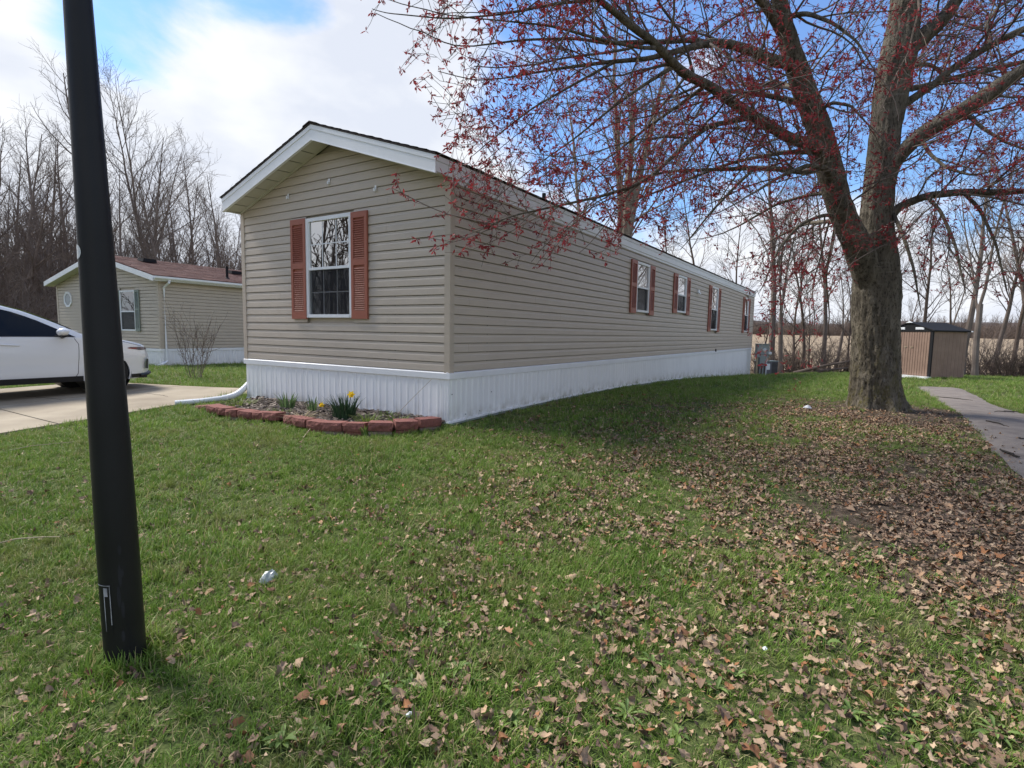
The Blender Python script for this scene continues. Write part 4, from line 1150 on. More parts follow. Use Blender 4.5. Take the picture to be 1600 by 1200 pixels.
# mirror
m_ = MB(); v = []
for i_ in range(9):
    a = math.pi * i_ / 8
    for j_ in range(14):
        b = 2 * math.pi * j_ / 14; v.append((-.73 + .10 * math.cos(b) * math.sin(a) - .02 * math.cos(a), -1.045 + .125 * -math.cos(a), 1.175 + .075 * math.sin(b) * math.sin(a) + .01 * math.cos(a)))
m_.add(v, [(i_ * 14 + j_, (i_ + 1) * 14 + j_, (i_ + 1) * 14 + (j_ + 1) % 14, i_ * 14 + (j_ + 1) % 14) for i_ in range(8) for j_ in range(14)])
mir = m_.build('wing_mirror', m_car, car, smooth=True)
m_ = MB(); m_.tube([(-.70, -.90, 1.08), (-.72, -.98, 1.09), (-.72, -1.06, 1.115)], [.028, .03, .045], 8); m_.box(-.79, -.66, -1.12, -.97, 1.095, 1.115); m_.build('mirror_foot', m_carblk, mir)
# headlamp, side marker, grille, plate-less nose details
patch([(.885 + .0, .42, .70), (.87, .36, .79), (.845, .45, .84), (.82, .60, .87)][::-1], .008, m_lens, 'headlight', car, sub=8)
patch([(.865, .36, .52), (.852, .40, .56)][::-1], .012, m_red, 'side_marker', car, sub=5)
m_ = MB()
for q in range(7): z = .42 + q * .055; m_.tube([(.90 - .0 * q, -.42 + .02 * q, z), (.945, -.2, z), (.95, 0, z), (.945, .2, z), (.90, .42 - .02 * q, z)], .012, 5)
tag(m_.build('grille', m_carblk, car), kind='stuff')
m_ = MB(); m_.add([(.72, -.80, .44), (.80, -.74, .42), (.83, -.70, .62), (.76, -.775, .64)], [(0, 1, 2, 3)]); m_.build('air_vent', m_carblk, car)
# wheels
def wheel(x, sgn):
    m_ = MB(); y = sgn * .80
    m_.lathe([(.245, -.115), (.34, -.12), (.362, -.10), (.37, -.06), (.37, .06), (.362, .10), (.34, .12), (.245, .115)], 36, axis=1, c=(0, 0, 0))
    w = m_.build('wheel', m_tyre, car, smooth=True, loc=(x, y, .37))
    m_ = MB(); m_.lathe([(.25, .10 * sgn), (.235, .11 * sgn), (.22, .06 * sgn), (.03, .06 * sgn)], 36, axis=1)
    for q in range(10):
        a = q * math.pi / 5; c_, s_ = math.cos(a), math.sin(a)
        m_.add([(.04 * c_ - .025 * s_, .09 * sgn, .04 * s_ + .025 * c_), (.04 * c_ + .025 * s_, .09 * sgn, .04 * s_ - .025 * c_), (.235 * c_ + .015 * s_, .105 * sgn, .235 * s_ - .015 * c_), (.235 * c_ - .015 * s_, .105 * sgn, .235 * s_ + .015 * c_)], [(0, 1, 2, 3)])
    m_.build('rim', m_rim, w)
for x in (0, REAR):
    for s_ in (-1, 1): wheel(x, s_)

# ------------------------------------------------------------------ shed
sk = at(1452, 591.5, 20.0)
SHW, SHL, SHH = 1.86, 1.55, 1.70
sb = gz(sk[0], sk[1]); saz = R(11.5)
shed = empty('garden_shed', (sk[0], sk[1], sb + .03), saz); tag(shed, 'small tan metal garden shed with black gable and corner trim behind the maple', 'shed')
# local: x = along the side (away right), y = along the front (away); front faces -x
def corrugate(m_, a0, a1, axis, z0, z1, d=.012, p=.10):
    n = max(1, int(round((a1 - a0) / p))); P = []
    for q in range(n):
        s0 = a0 + (a1 - a0) * q / n; w = (a1 - a0) / n
        P += [(s0, 0), (s0 + w * .12, 0), (s0 + w * .2, d), (s0 + w * .92, d)]
    P.append((a1, 0))
    v = [((-dd, s_) if axis == 'y' else (s_, -dd)) + (z0,) for s_, dd in P] + [((-dd, s_) if axis == 'y' else (s_, -dd)) + (z1,) for s_, dd in P]
    n = len(P); m_.add(v, [(i_, n + i_, n + i_ + 1, i_ + 1) if axis == 'y' else (i_, i_ + 1, n + i_ + 1, n + i_) for i_ in range(n - 1)])
for q, (a0, a1) in enumerate(((.09, .925), (.935, SHW - .09))):
    m_ = MB(); corrugate(m_, a0, a1, 'y', .06, SHH - .02); d_ = m_.build('door', m_shed, shed)
    m_ = MB(); yc = .925 + (-.08 if q == 0 else .08); m_.box(-.035, -.014, min(yc, yc + (-.10 if q == 0 else .10)), max(yc, yc + (-.10 if q == 0 else .10)), 1.10, 1.125); m_.build('handle', m_stick, d_)
m_ = MB(); m_.box(0.002, .02, .02, SHW - .02, .02, SHH); m_.box(SHL - .02, SHL, .02, SHW - .02, .02, SHH); m_.box(.02, SHL - .02, SHW - .03, SHW - .01, .02, SHH); m_.build('wall_back', m_shed, shed)
m_ = MB(); corrugate(m_, .05, SHL - .02, 'x', .02, SHH + .06, d=.006, p=.17); m_.build('side_wall', m_shed, shed)
for y0, y1 in ((-.015, .085), (SHW - .085, SHW + .015)):
    m_ = MB(); m_.box(-.02, .03, y0, y1, .02, SHH); m_.build('corner_trim', m_black, shed)
m_ = MB(); m_.prism([(-.02, SHH), (SHW + .02, SHH), (SHW + .05, SHH + .04), (SHW / 2, SHH + .34), (-.05, SHH + .04)], -.03, .02, ax=0); m_.build('gable', m_black, shed)
m_ = MB()
for s_ in (0, 1):
    def yy(t): return -.08 + t * (SHW / 2 + .08) if s_ == 0 else SHW + .08 - t * (SHW / 2 + .08)
    m_.hexa([(-.06, yy(0), SHH + .005), (SHL + .06, yy(0), SHH + .005), (-.06, yy(1), SHH + .345), (SHL + .06, yy(1), SHH + .345), (-.06, yy(0), SHH + .05), (SHL + .06, yy(0), SHH + .05), (-.06, yy(1), SHH + .365), (SHL + .06, yy(1), SHH + .365)])
m_.build('roof', m_black, shed)
for c in (SHW / 2 - .42, SHW / 2 + .42 - .05):
    m_ = MB(); m_.box(-.045, -.031, c - .17, c + .17, SHH + .075, SHH + .16); 
    for q in range(3): m_.box(-.05, -.0455, c - .15, c + .15, SHH + .088 + q * .024, SHH + .10 + q * .024)
    m_.build('gable_vent', m_white, shed)
m_ = MB(); m_.prism([(SHW / 2 - .14, SHH + .33), (SHW / 2 + .14, SHH + .33), (SHW / 2, SHH + .40)], -.085, -.062, ax=0); m_.build('ridge_cap', m_white, shed)
m_ = MB(); m_.box(SHL + .04, SHL + .085, -.12, -.081, SHH + .005, SHH + .05); m_.build('roof_corner_cap', m_white, shed)
m_ = MB(); m_.box(-.14, .05, -.03, SHW, -.05, .045); m_.build('door_sill', m_white, shed)
# standpipe and hose
spp = atg(1504.5, 588); st = empty('water_standpipe', spp); tag(st, 'thin white water standpipe standing at the right corner of the shed', 'standpipe')
m_ = MB(); m_.tube([(0, 0, -.05), (0, 0, .40)], .028, 8); m_.build('pipe', m_pipew, st); m_ = MB(); m_.tube([(.0, 0, .40), (0, 0, .46), (-.06, -.02, .47), (-.09, -.03, .44)], .018, 6); m_.build('tap', m_grey, st)
hq = [at(1503, 571.5, spp[1] - .05), at(1493, 571.5, spp[1] - .2), at(1486, 573, spp[1] - .3), at(1481, 579, spp[1] - .35), at(1478, 585, spp[1] - .4)]
he = atg(1475, 589); hq += [he + np.array([0, 0, .02]), atg(1466, 592) + np.array([0, 0, .02])]
m_ = MB(); m_.tube(hq, .02, 6); tag(m_.build('garden_hose', m_hose), 'yellow garden hose arching down in front of the shed side', 'hose')

# ------------------------------------------------------------------ electric meter pedestal, AC unit
mpz = hp(22.55, -.62); mt = empty('electric_meter_pedestal', (mpz[0], mpz[1], gz(*mpz)), R(8))
tag(mt, 'grey electric meter pedestal with round glass meters at the far house corner', 'meter box')
m_ = MB(); m_.box(-.30, .30, -.10, .10, .88, 1.50); m_.prism([(-.14, 1.502), (.12, 1.502), (.12, 1.52), (-.14, 1.515)], -.32, .32, ax=0); m_.build('meter_box', m_grey, mt)
m_ = MB(); m_.box(-.13, .16, -.09, .09, .48, .878); m_.build('breaker_box', m_grey, mt)
for x_, z_ in ((.05, 1.22), (.33, 1.06)):
    m_ = MB(); m_.lathe([(0, -.17), (.06, -.17), (.085, -.15), (.09, -.10)], 18, axis=1, c=(x_, 0, z_)); m_.build('meter_dial', mat('meter_face', (.6, .62, .6), rough=.2, var=.2, scale=20), mt, smooth=True)
for x_, r_, mt_ in ((-.22, .05, m_stick), (-.05, .035, m_grey), (.10, .035, m_grey), (.27, .025, m_pipew)):
    m_ = MB(); m_.tube([(x_, .02, -.05), (x_, .02, .9 if abs(x_) > .2 else .48)], r_, 8); m_.build('conduit', mt_, mt)
acp = at(1196, 586.5, 27.3); ac = empty('air_conditioner', (acp[0], acp[1], gz(acp[0], acp[1])), R(20))
tag(ac, 'dark grey outdoor air conditioner unit on the ground behind the meter pedestal', 'air conditioner')
m_ = MB(); m_.box(-.40, .40, -.36, .36, .05, .68); m_.build('casing', m_greyd, ac)
m_ = MB()
for q in range(9): m_.box(.02, .38, -.375, -.361, .10 + q * .062, .13 + q * .062)
for q in range(9): m_.box(-.415, -.401, -.33, .33, .10 + q * .062, .13 + q * .062)
tag(m_.build('louvre', m_carblk, ac), kind='stuff')
m_ = MB(); m_.box(-.42, .42, -.38, .38, .681, .72); m_.build('top_cover', m_grey, ac)
m_ = MB(); m_.box(-.33, -.12, -.372, -.361, .28, .58); m_.build('label_plate', m_white, ac)

# ------------------------------------------------------------------ flower bed
bedz = gz(*hp(-.6, 2))
mb = MB(); n = 24; inner = []
for q, (u_, v_) in enumerate(BED): pass
bl_ = smooth_line([hp(*p) for p in BED], 30); wl = np.array([hp(-.01, v_) for v_ in np.linspace(4.2, .05, 30)])
G = np.zeros((30, 8, 3))
for q in range(30):
    for w in range(8):
        p = bl_[q] + (wl[q] - bl_[q]) * w / 7; G[q, w] = (*p, gz(*p) + .075 + .015 * rg.uniform(-1, 1))
ii = np.arange(29)[:, None] * 8; jj = np.arange(7)[None, :]
mb.add(G, np.stack([ii + jj, ii + 8 + jj, ii + 8 + jj + 1, ii + jj + 1], -1).reshape(-1, 4))
bed = mb.build('flower_bed', m_soil, smooth=True); tag(bed, kind='structure')
mb = MB(); rg = random.Random(12)
for q in range(900):
    t = rg.random(); s_ = rg.uniform(.04, .96); i0 = t * 28; a = int(i0); p = bl_[a] + (wl[a] - bl_[a]) * s_
    p = p + (bl_[a + 1] - bl_[a]) * (i0 - a)
    c_ = Vector((p[0], p[1], gz(*p) + .085 + rg.uniform(0, .015)))
    Rm = Matrix.Rotation(rg.uniform(0, 6.28), 3, 'Z') @ Matrix.Rotation(rg.uniform(-.5, .5), 3, 'X') @ Matrix.Rotation(rg.uniform(-.4, .4), 3, 'Y')
    l_, w_, h_ = rg.uniform(.015, .05), rg.uniform(.006, .015), rg.uniform(.002, .006)
    mb.hexa([tuple(c_ + Rm @ Vector((x, y, z))) for z in (-h_, h_) for y in (-w_, w_) for x in (-l_, l_)], tone=rg.random())
tag(mb.build('mulch', m_mulch), kind='stuff')
# edging blocks
edge = empty('flower_bed_edging', (*hp(-.6, 2), gz(*hp(-.6, 2)))); tag(edge, 'curved low edging of rough red concrete blocks round the flower bed', 'garden edging')
EO = np.array(edge.location)
def block(c, ang, ln, dp, h, z, mat_, seed, taper=.86):
    r_ = random.Random(seed); m_ = MB()
    nx_, nz_ = 7, 4; v = []; 
    # front rough face grid, plain back
    for iz in range(nz_):
        for ix in range(nx_):
            s_ = ix / (nx_ - 1) - .5; e = 1 - .16 * (abs(s_) * 2) ** 4
            v.append((s_ * ln, -dp / 2 * e - r_.uniform(-.006, .006) * (1 if 0 < iz < nz_ - 1 else .3) - (.008 if 0 < iz < nz_ - 1 else 0), h * iz / (nz_ - 1)))
    for iz in range(nz_):
        for ix in range(nx_): v.append(((ix / (nx_ - 1) - .5) * ln * taper, dp / 2, h * iz / (nz_ - 1)))
    g = nx_ * nz_; f = []
    for iz in range(nz_ - 1):
        for ix in range(nx_ - 1):
            a = iz * nx_ + ix; f.append((a, a + 1, a + nx_ + 1, a + nx_)); f.append((g + a, g + a + nx_, g + a + nx_ + 1, g + a + 1))
    for ix in range(nx_ - 1):
        a = (nz_ - 1) * nx_ + ix; f.append((a, a + 1, g + a + 1, g + a)); f.append((ix, g + ix, g + ix + 1, ix + 1))
    for iz in range(nz_ - 1):
        a = iz * nx_; f.append((a, a + nx_, g + a + nx_, g + a)); a = iz * nx_ + nx_ - 1; f.append((a, g + a, g + a + nx_, a + nx_))
    m_.add(v, f)
    o = m_.build('block', mat_, edge); o.location = (c[0] - EO[0], c[1] - EO[1], z - EO[2]); o.rotation_euler = (r_.uniform(-.06, .06), r_.uniform(-.05, .05), ang)
    return o
BL = smooth_line([hp(*p) for p in BED], 200); dd = np.r_[0, np.cumsum(np.linalg.norm(np.diff(BL, axis=0), axis=1))]
tot = dd[-1]; pos = .12; k = 0; rg = random.Random(6)
lens = [.30, .26, .25, .27, .2, .30, None, .27, .27, .28, .31, .30, .30, .30, .34, .30]
for ln in lens:
    if ln is None: pos += .20; continue
    if pos + ln > tot + .1: break
    q = pos + ln / 2; c = np.array([np.interp(q, dd, BL[:, 0]), np.interp(q, dd, BL[:, 1])]); c2 = np.array([np.interp(q + .06, dd, BL[:, 0]), np.interp(q + .06, dd, BL[:, 1])]); d_ = c2 - c
    ang = math.atan2(d_[1], d_[0]); g0 = gz(*c)
    block(c, ang, ln - .008, .19, .105, g0 + .035 + rg.uniform(-.012, .012) + (.02 if k > 9 else 0), m_block, k)
    if k in (2, 3, 4, 8, 9, 10, 11, 12, 13, 14): block(c + np.array([-math.sin(ang), math.cos(ang)]) * .02, ang + .03, ln - .02, .19, .10, g0 - .062 + (.02 if k > 9 else 0), m_blockf if k < 6 or k % 2 else m_block, k + 50)
    pos += ln; k += 1
c = atg(323, 640)[:2]; block(c, R(-30), .3, .2, .09, gz(*c) - .02, m_block, 90)
# blades
def blade(m_, base, az_, h, w, bend, tone, n=5, flat=0.0):
    d = np.array([math.cos(az_), math.sin(az_), 0]); sd_ = np.array([-math.sin(az_ + flat), math.cos(az_ + flat), 0]); v = []
    for q in range(n):
        t = q / (n - 1); z = h * (t - .35 * bend * t * t); o_ = h * bend * t * t * .9
        ww = w * (1 - t ** 2.2) + .0004
        c_ = np.array(base) + d * o_ + np.array([0, 0, z]); v += [c_ - sd_ * ww, c_ + sd_ * ww]
    m_.add(v, [(2 * q, 2 * q + 1, 2 * q + 3, 2 * q + 2) for q in range(n - 1)], tone=tone)
def clump(name, label, cat, pxy, n, h, w, spread, bend, mt_, seed, group=None, zoff=.08):
    p = atg(*pxy) if len(pxy) == 2 else pxy; r_ = random.Random(seed)
    t_ = empty(name, (p[0], p[1], gz(p[0], p[1]) + zoff - .01)); tag(t_, label, cat, group)
    m_ = MB()
    for q in range(n):
        a = r_.uniform(0, 6.283); rr = spread * math.sqrt(r_.random())
        blade(m_, (rr * math.cos(a), rr * math.sin(a), -.01), a + r_.uniform(-.5, .5), h * r_.uniform(.6, 1.1), w * r_.uniform(.7, 1.2), bend * r_.uniform(.3, 1.3), r_.random(), flat=r_.uniform(-1, 1))
    tag(m_.build('leaves', mt_, t_), kind='stuff'); return t_
def bedp(u_, v_): p = hp(u_, v_); return (p[0], p[1], 0)
dfc = clump('daffodil_plant', 'dark green daffodil clump with yellow flowers in the flower bed', 'flower', bedp(-.62, 1.32), 150, .37, .007, .15, .42, m_daff, 1)
for q, (x, y, z, sc_) in enumerate(((.13, -.13, .34, 1.25), (-.33, .05, .17, 1.0))):
    m_ = MB()
    m_.tube([(x * .4, y * .4, 0), (x * .8, y * .8, z * .7), (x, y, z)], .004, 5)
    s_ = m_.build('flower_stem', m_daff, dfc)
    m_ = MB(); dv = np.array([.45, -.85, -.1]) if q == 0 else np.array([-.3, -.9, -.3]); dv /= np.linalg.norm(dv); e1 = np.cross(dv, [0, 0, 1]); e1 /= np.linalg.norm(e1); e2 = np.cross(dv, e1); c0 = np.array([x, y, z])
    for k in range(6):
        a = k * math.pi / 3; d1 = e1 * math.cos(a) + e2 * math.sin(a); d2 = -e1 * math.sin(a) + e2 * math.cos(a)
        m_.add([c0, c0 + (d1 * .022 + d2 * .014) * sc_, c0 + (d1 * .045 - dv * .008) * sc_, c0 + (d1 * .022 - d2 * .014) * sc_], [(0, 1, 2, 3)])
    ring0 = [c0 + (e1 * math.cos(t) + e2 * math.sin(t)) * .011 * sc_ for t in np.arange(8) * math.pi / 4]; ring1 = [c0 + dv * .035 * sc_ + (e1 * math.cos(t) + e2 * math.sin(t)) * .019 * sc_ for t in np.arange(8) * math.pi / 4]
    m_.add(ring0 + ring1, [(t, (t + 1) % 8, 8 + (t + 1) % 8, 8 + t) for t in range(8)])
    m_.build('flower', m_yellow, dfc)
clump('iris_plant', 'pale green iris fan, the larger one left of the daffodils', 'plant', bedp(-.52, 2.72), 48, .29, .011, .10, .5, m_iris, 2)
clump('iris_plant', 'pale green iris fan, the smaller one nearest the daffodils', 'plant', bedp(-.50, 2.15), 28, .25, .010, .08, .45, m_iris, 3)
clump('day_lily', 'light green grassy clump at the left end of the flower bed', 'plant', bedp(-.75, 3.65), 130, .15, .006, .26, .9, m_lily, 4)
clump('day_lily', 'light green grassy clump just right of the daffodils', 'plant', bedp(-.70, .80), 110, .16, .006, .15, .9, m_lily, 5)
clump('day_lily', 'light green grassy clump at the right end of the bed', 'plant', bedp(-.48, .46), 60, .14, .006, .13, .9, m_lily, 6)
clump('day_lily', 'low light green shoots between the irises and the edging', 'plant', bedp(-.85, 2.45), 70, .10, .005, .16, .9, m_lily, 15)
clump('day_lily', 'low light green shoots by the skirting near the house corner', 'plant', bedp(-.22, .9), 60, .11, .005, .13, .9, m_lily, 16)
clump('dead_plant', 'tan dead plant clump filling the gap in the edging blocks', 'plant', bedp(-1.10, 1.62), 90, .22, .005, .10, 1.3, m_strawc, 7, zoff=.06)
clump('grass_tuft', 'green grass tuft growing between two edging blocks', 'grass tuft', bedp(-1.06, .44), 30, .16, .004, .04, .5, m_weed, 8, zoff=.04)
def stick(label, pts, r_, name='stick', mt_=None):
    m_ = MB(); m_.tube(pts, np.linspace(r_, r_ * .6, len(pts)), 6); o = m_.build(name, mt_ or m_stick); tag(o, label, 'stick'); return o
def gpt(px, py, dz=.02): p = atg(px, py); return p + np.array([0, 0, dz])
p0 = np.append(hp(-.42, .62), 0); p0[2] = gz(p0[0], p0[1]) + .09; p1 = np.append(hp(-.05, .26), RAIL - .10)
stick('thin dry stalk leaning on the white skirting beside the corner', [p0, (p0 + p1) / 2 + np.array([0, 0, .01]), p1], .0035)
for lab, a, b in (('thin pale twig lying across the grass near the driveway', (8, 708), (116, 697)), ('thin pale twig lying on the grass left of the lamp post', (-12, 856), (94, 850)), ('thin curved stalk sticking out from the edging onto the grass', (432, 678), (485, 659)), ('thin straight stalk fallen from the bed onto the lawn', (474, 686), (505, 656))):
    A = gpt(*a); B = gpt(*b, .05); stick(lab, [A, A + (B - A) * .35 + np.array([0, 0, .02]), A + (B - A) * .7 + np.array([.0, .01, .01]), B], .005)
# downspout extension on the ground
dsx = empty('downspout_extension', (*hp(.25, HW + .12), gz(*hp(.25, HW + .12)))); tag(dsx, 'white ribbed downspout extension running from the house corner onto the driveway edge', 'downspout'); DO = np.array(dsx.location)
A = np.append(hp(.12, HW + .10), gz(*hp(.12, HW)) + .30); B = at(352, 621.5, 9.35); B[2] = gz(B[0], B[1]) + .08; C_ = at(313, 631, 9.15); C_[2] = gz(C_[0], C_[1]) + .06; D_ = at(274, 637, 9.0); D_[2] = gz(D_[0], D_[1]) + .055
pp = np.array([A + (B - A) * q / 26 for q in range(27)]) - DO; pp[:, 2] -= .06 * np.sin(np.linspace(0, math.pi, 27)) ; m_ = MB(); m_.tube(pp, [.048 + .005 * (q % 2) for q in range(27)], 12); m_.build('elbow_pipe', m_white, dsx)
m_ = MB(); m_.tube(np.array([B, C_, C_ + (D_ - C_) * .6, D_]) - DO, .044, 10); m_.tube(np.array([B - (C_ - B) * .1, B + (C_ - B) * .12]) - DO, .054, 10); m_.build('drain_pipe', m_pipew, dsx)
m_ = MB(); a = hp(.12, HW + .08); m_.tube(np.array([(a[0], a[1], RAIL - .2), (a[0], a[1], RAIL + 2.3)]) - DO, .04, 8); m_.tube(np.array([(a[0], a[1], RAIL - .2), A]) - DO, .05, 8); m_.build('down_pipe', m_white, dsx)
# litter
def crumple(pxy, s, mt_, name, label, cat, seed, sz=(1, .6, .5)):
    p = atg(*pxy); r_ = random.Random(seed); m_ = MB(); v = []; nu, nv = 12, 7
    for a in range(nv):
        for b in range(nu):
            th = math.pi * a / (nv - 1); ph = 2 * math.pi * b / nu; rr = s * r_.uniform(.75, 1.1)
            v.append((rr * sz[0] * math.sin(th) * math.cos(ph), rr * sz[1] * math.sin(th) * math.sin(ph), max(-.01, rr * sz[2] * math.cos(th)) + .02))
    m_.add(v, [(a * nu + b, (a + 1) * nu + b, (a + 1) * nu + (b + 1) % nu, a * nu + (b + 1) % nu) for a in range(nv - 1) for b in range(nu)])
    o = m_.build(name, mt_, loc=p); o.rotation_euler = (0, 0, r_.uniform(0, 3)); tag(o, label, cat); return o
crumple((421, 908), .075, m_clear, 'crumpled_plastic_bottle', 'crumpled clear plastic bottle lying in the grass right of the lamp post', 'litter', 1, (1, .6, .55))
crumple((1262, 639), .07, m_paper, 'paper_scrap', 'small white paper scrap on the bare soil left of the maple', 'litter', 2, (1, .6, .7))
crumple((640, 1124), .018, m_paper, 'paper_scrap', 'tiny white scrap among the leaves near the bottom centre', 'litter', 3)
crumple((1195, 1020), .018, m_paper, 'paper_scrap', 'tiny white scrap among dead leaves in the right foreground', 'litter', 4)

# ------------------------------------------------------------------ maple
rgm = np.random.default_rng(21)
def spline(P, n):
    P = np.asarray(P, float); d = np.r_[0, np.cumsum(np.linalg.norm(np.diff(P[:, :3], axis=0), axis=1))]
    s = np.linspace(0, d[-1], n); Q = np.stack([np.interp(s, d, P[:, i]) for i in range(P.shape[1])], 1)
    for _ in range(2): Q[1:-1] = (Q[:-2] + 2 * Q[1:-1] + Q[2:]) / 4
    return Q
def limb_px(pts):   # (px, py, Y, half-width in px) -> xyz, radius
    o = []
    for px, py, Y, r_ in pts:
        p = at(px, py, Y); o.append((*p, r_ / F * Y * .83))
    return o
maple = empty('maple_tree', (TREE_XY[0], TREE_XY[1], gz(*TREE_XY))); MO = np.array(maple.location)
tag(maple, 'big old maple with thick forked trunk and red spring blossoms', 'tree')
def bark_tube(P, k, rings, amp, flare=False, seed=0):
    Q = spline(P, rings); m_ = MB(); n = len(Q); X = Q[:, :3]; rad = Q[:, 3]
    T_ = np.gradient(X, axis=0); T_ /= np.linalg.norm(T_, axis=1, keepdims=True)
    ref = np.array([1., 0, 0]) if abs(T_[:, 2].mean()) > .6 else np.array([0, 0, 1.])
    A = np.cross(T_, ref); A /= np.linalg.norm(A, axis=1, keepdims=True); B = np.cross(T_, A)
    s = np.r_[0, np.cumsum(np.linalg.norm(np.diff(X, axis=0), axis=1))]
    V_ = np.zeros((n, k, 3))
    for i_ in range(n):
        for j_ in range(k):
            a = 2 * math.pi * j_ / k; ca, sa = math.cos(a), math.sin(a); r_ = rad[i_]
            h = s[i_]
            n1 = mnoise.noise(Vector((ca * 4.5 * r_ / .35 + seed, sa * 4.5 * r_ / .35, h * 1.1)))
            n2 = 1 - min(1, abs(mnoise.noise(Vector((ca * 13 * r_ / .35, sa * 13 * r_ / .35 + seed, h * 2.3 + .8 * mnoise.noise(Vector((ca * 5, sa * 5, h * 4))))))) * 3.2)
            n3 = mnoise.noise(Vector((ca * 40 * r_ / .35, sa * 40 * r_ / .35 + seed, h * 11)))
            fur = amp * (1.0 if not flare else float(np.interp(h, [0, 1.2, 2.3, 3.2], [1.5, 1.1, .75, .45])))
            rr = r_ * (1 + .07 * n1) + fur * (.022 * n2 + .009 * n3)
            fur *= min(1, r_ / .11); rr = r_ * (1 + .07 * n1) + fur * (.022 * n2 + .009 * n3)
            if flare:
                lobes = .5 + .5 * math.cos(5 * a + 1.3 * math.sin(2 * a) + seed); rr += (.07 + .30 * lobes ** 2) * math.exp(-h / .20) + .07 * math.exp(-h / .5)
            V_[i_, j_] = X[i_] + rr * (ca * A[i_] + sa * B[i_])
    i_ = np.arange(n - 1)[:, None] * k; j_ = np.arange(k)[None, :]; j2 = (j_ + 1) % k
    m_.add(V_.reshape(-1, 3), np.stack([i_ + j_, i_ + j2, i_ + k + j2, i_ + k + j_], -1).reshape(-1, 4)); return m_, Q

def bark_mat():
    m = bpy.data.materials.new('maple_bark'); m.use_nodes = True
    t = m.node_tree; t.nodes.clear()
    o = N(t, 'ShaderNodeOutputMaterial'); p = N(t, 'ShaderNodeBsdfPrincipled'); t.links.new(p.outputs[0], o.inputs[0])
    p.inputs['Roughness'].default_value = .95; p.inputs['Specular IOR Level'].default_value = .15
    g = N(t, 'ShaderNodeNewGeometry')
    def noise(sc, st, det=7, rough=.62):
        mp_ = N(t, 'ShaderNodeMapping'); mp_.inputs['Scale'].default_value = st; t.links.new(g.outputs['Position'], mp_.inputs[0])
        n = N(t, 'ShaderNodeTexNoise'); n.inputs['Scale'].default_value = sc; n.inputs['Detail'].default_value = det; n.inputs['Roughness'].default_value = rough
        t.links.new(mp_.outputs[0], n.inputs['Vector']); return n.outputs['Fac']
    def mr(x, a, b, c=0, d=1):
        n = N(t, 'ShaderNodeMapRange'); t.links.new(x, n.inputs['Value'])
        for nm, v in zip(('From Min', 'From Max', 'To Min', 'To Max'), (a, b, c, d)): n.inputs[nm].default_value = v
        return n.outputs['Result']
    def mix(f, a, b):
        n = N(t, 'ShaderNodeMix', data_type='RGBA'); t.links.new(f, n.inputs['Factor'])
        for s_, c in (('A', a), ('B', b)):
            if isinstance(c, tuple): n.inputs[s_].default_value = (*c, 1)
            else: t.links.new(c, n.inputs[s_])
        return n.outputs['Result']
    def mul(a, b):
        n = N(t, 'ShaderNodeMath', operation='MULTIPLY'); n.use_clamp = True; t.links.new(a, n.inputs[0]); t.links.new(b, n.inputs[1]); return n.outputs[0]
    base = mix(mr(noise(9, (1, 1, .22)), .36, .64), S(92, 86, 76), S(136, 128, 114))
    base = mix(mr(noise(34, (1, 1, .4), 9, .7), .50, .62, 0, .8), base, S(46, 41, 36))
    hz = mix(mr(noise(20, (.12, .12, 1.6), 3), .58, .70, 0, .5), base, S(150, 144, 132))
    sp = N(t, 'ShaderNodeSeparateXYZ'); t.links.new(g.outputs['Position'], sp.inputs[0])
    up_ = mr(sp.outputs['Z'], 1.2, 2.4)
    base = mix(up_, base, hz)
    moss = mul(mr(noise(7, (1, 1, .5)), .47, .62), mr(sp.outputs['Z'], 1.9, .3))
    base = mix(mul(moss, mr(noise(30, (1, 1, 1)), .35, .6)), base, S(104, 98, 58))
    t.links.new(base, p.inputs['Base Color'])
    b = N(t, 'ShaderNodeBump'); b.inputs['Strength'].default_value = 1.0; b.inputs['Distance'].default_value = .06
    t.links.new(noise(38, (1, 1, .33), 9, .7), b.inputs['Height']); t.links.new(b.outputs[0], p.inputs['Normal'])
    return m
m_mbark = bark_mat()
def pxy(p):
    x, y, z = p[0], p[1], p[2] - CAMZ
    d = y * cp - z * sp; w = y * sp + z * cp; u, v = x / d, -w / d
    return 800 + F * (cr * u - sr * v), 600 + F * (sr * u + cr * v)
def crown_ok(p, slack=0):      # outline of the crown where it overhangs the home
    if p[1] < 2.5: return False
    x, y = pxy(p)
    if 1326 < x < 1412 and y > 390: return False
    if y < 230: return x > 572 + .52 * max(y, -60) - slack
    if x > 1395 and y > 470: return False
    if x < 1175 and y > 300 and rgm.random() < .2: return False
    if x < 1175: return x > 692 - slack and y < 410 + slack + 95 * max(0, 1 - abs(x - 810) / 60)
    return True
LIMBS = []     # (polyline with radius, weight) for sub-branching
def add_limb(name, pts, k=14, rings=40, amp=.5, flare=False, seed=1, sub=True, dens=1.0):
    P = limb_px(pts)
    m_, Q = bark_tube(P, k, rings, amp, flare, seed)
    for vv in m_.v: vv -= MO
    m_.build(name, m_mbark, maple, smooth=True)
    if sub: LIMBS.append((Q, dens))
gy0 = 646
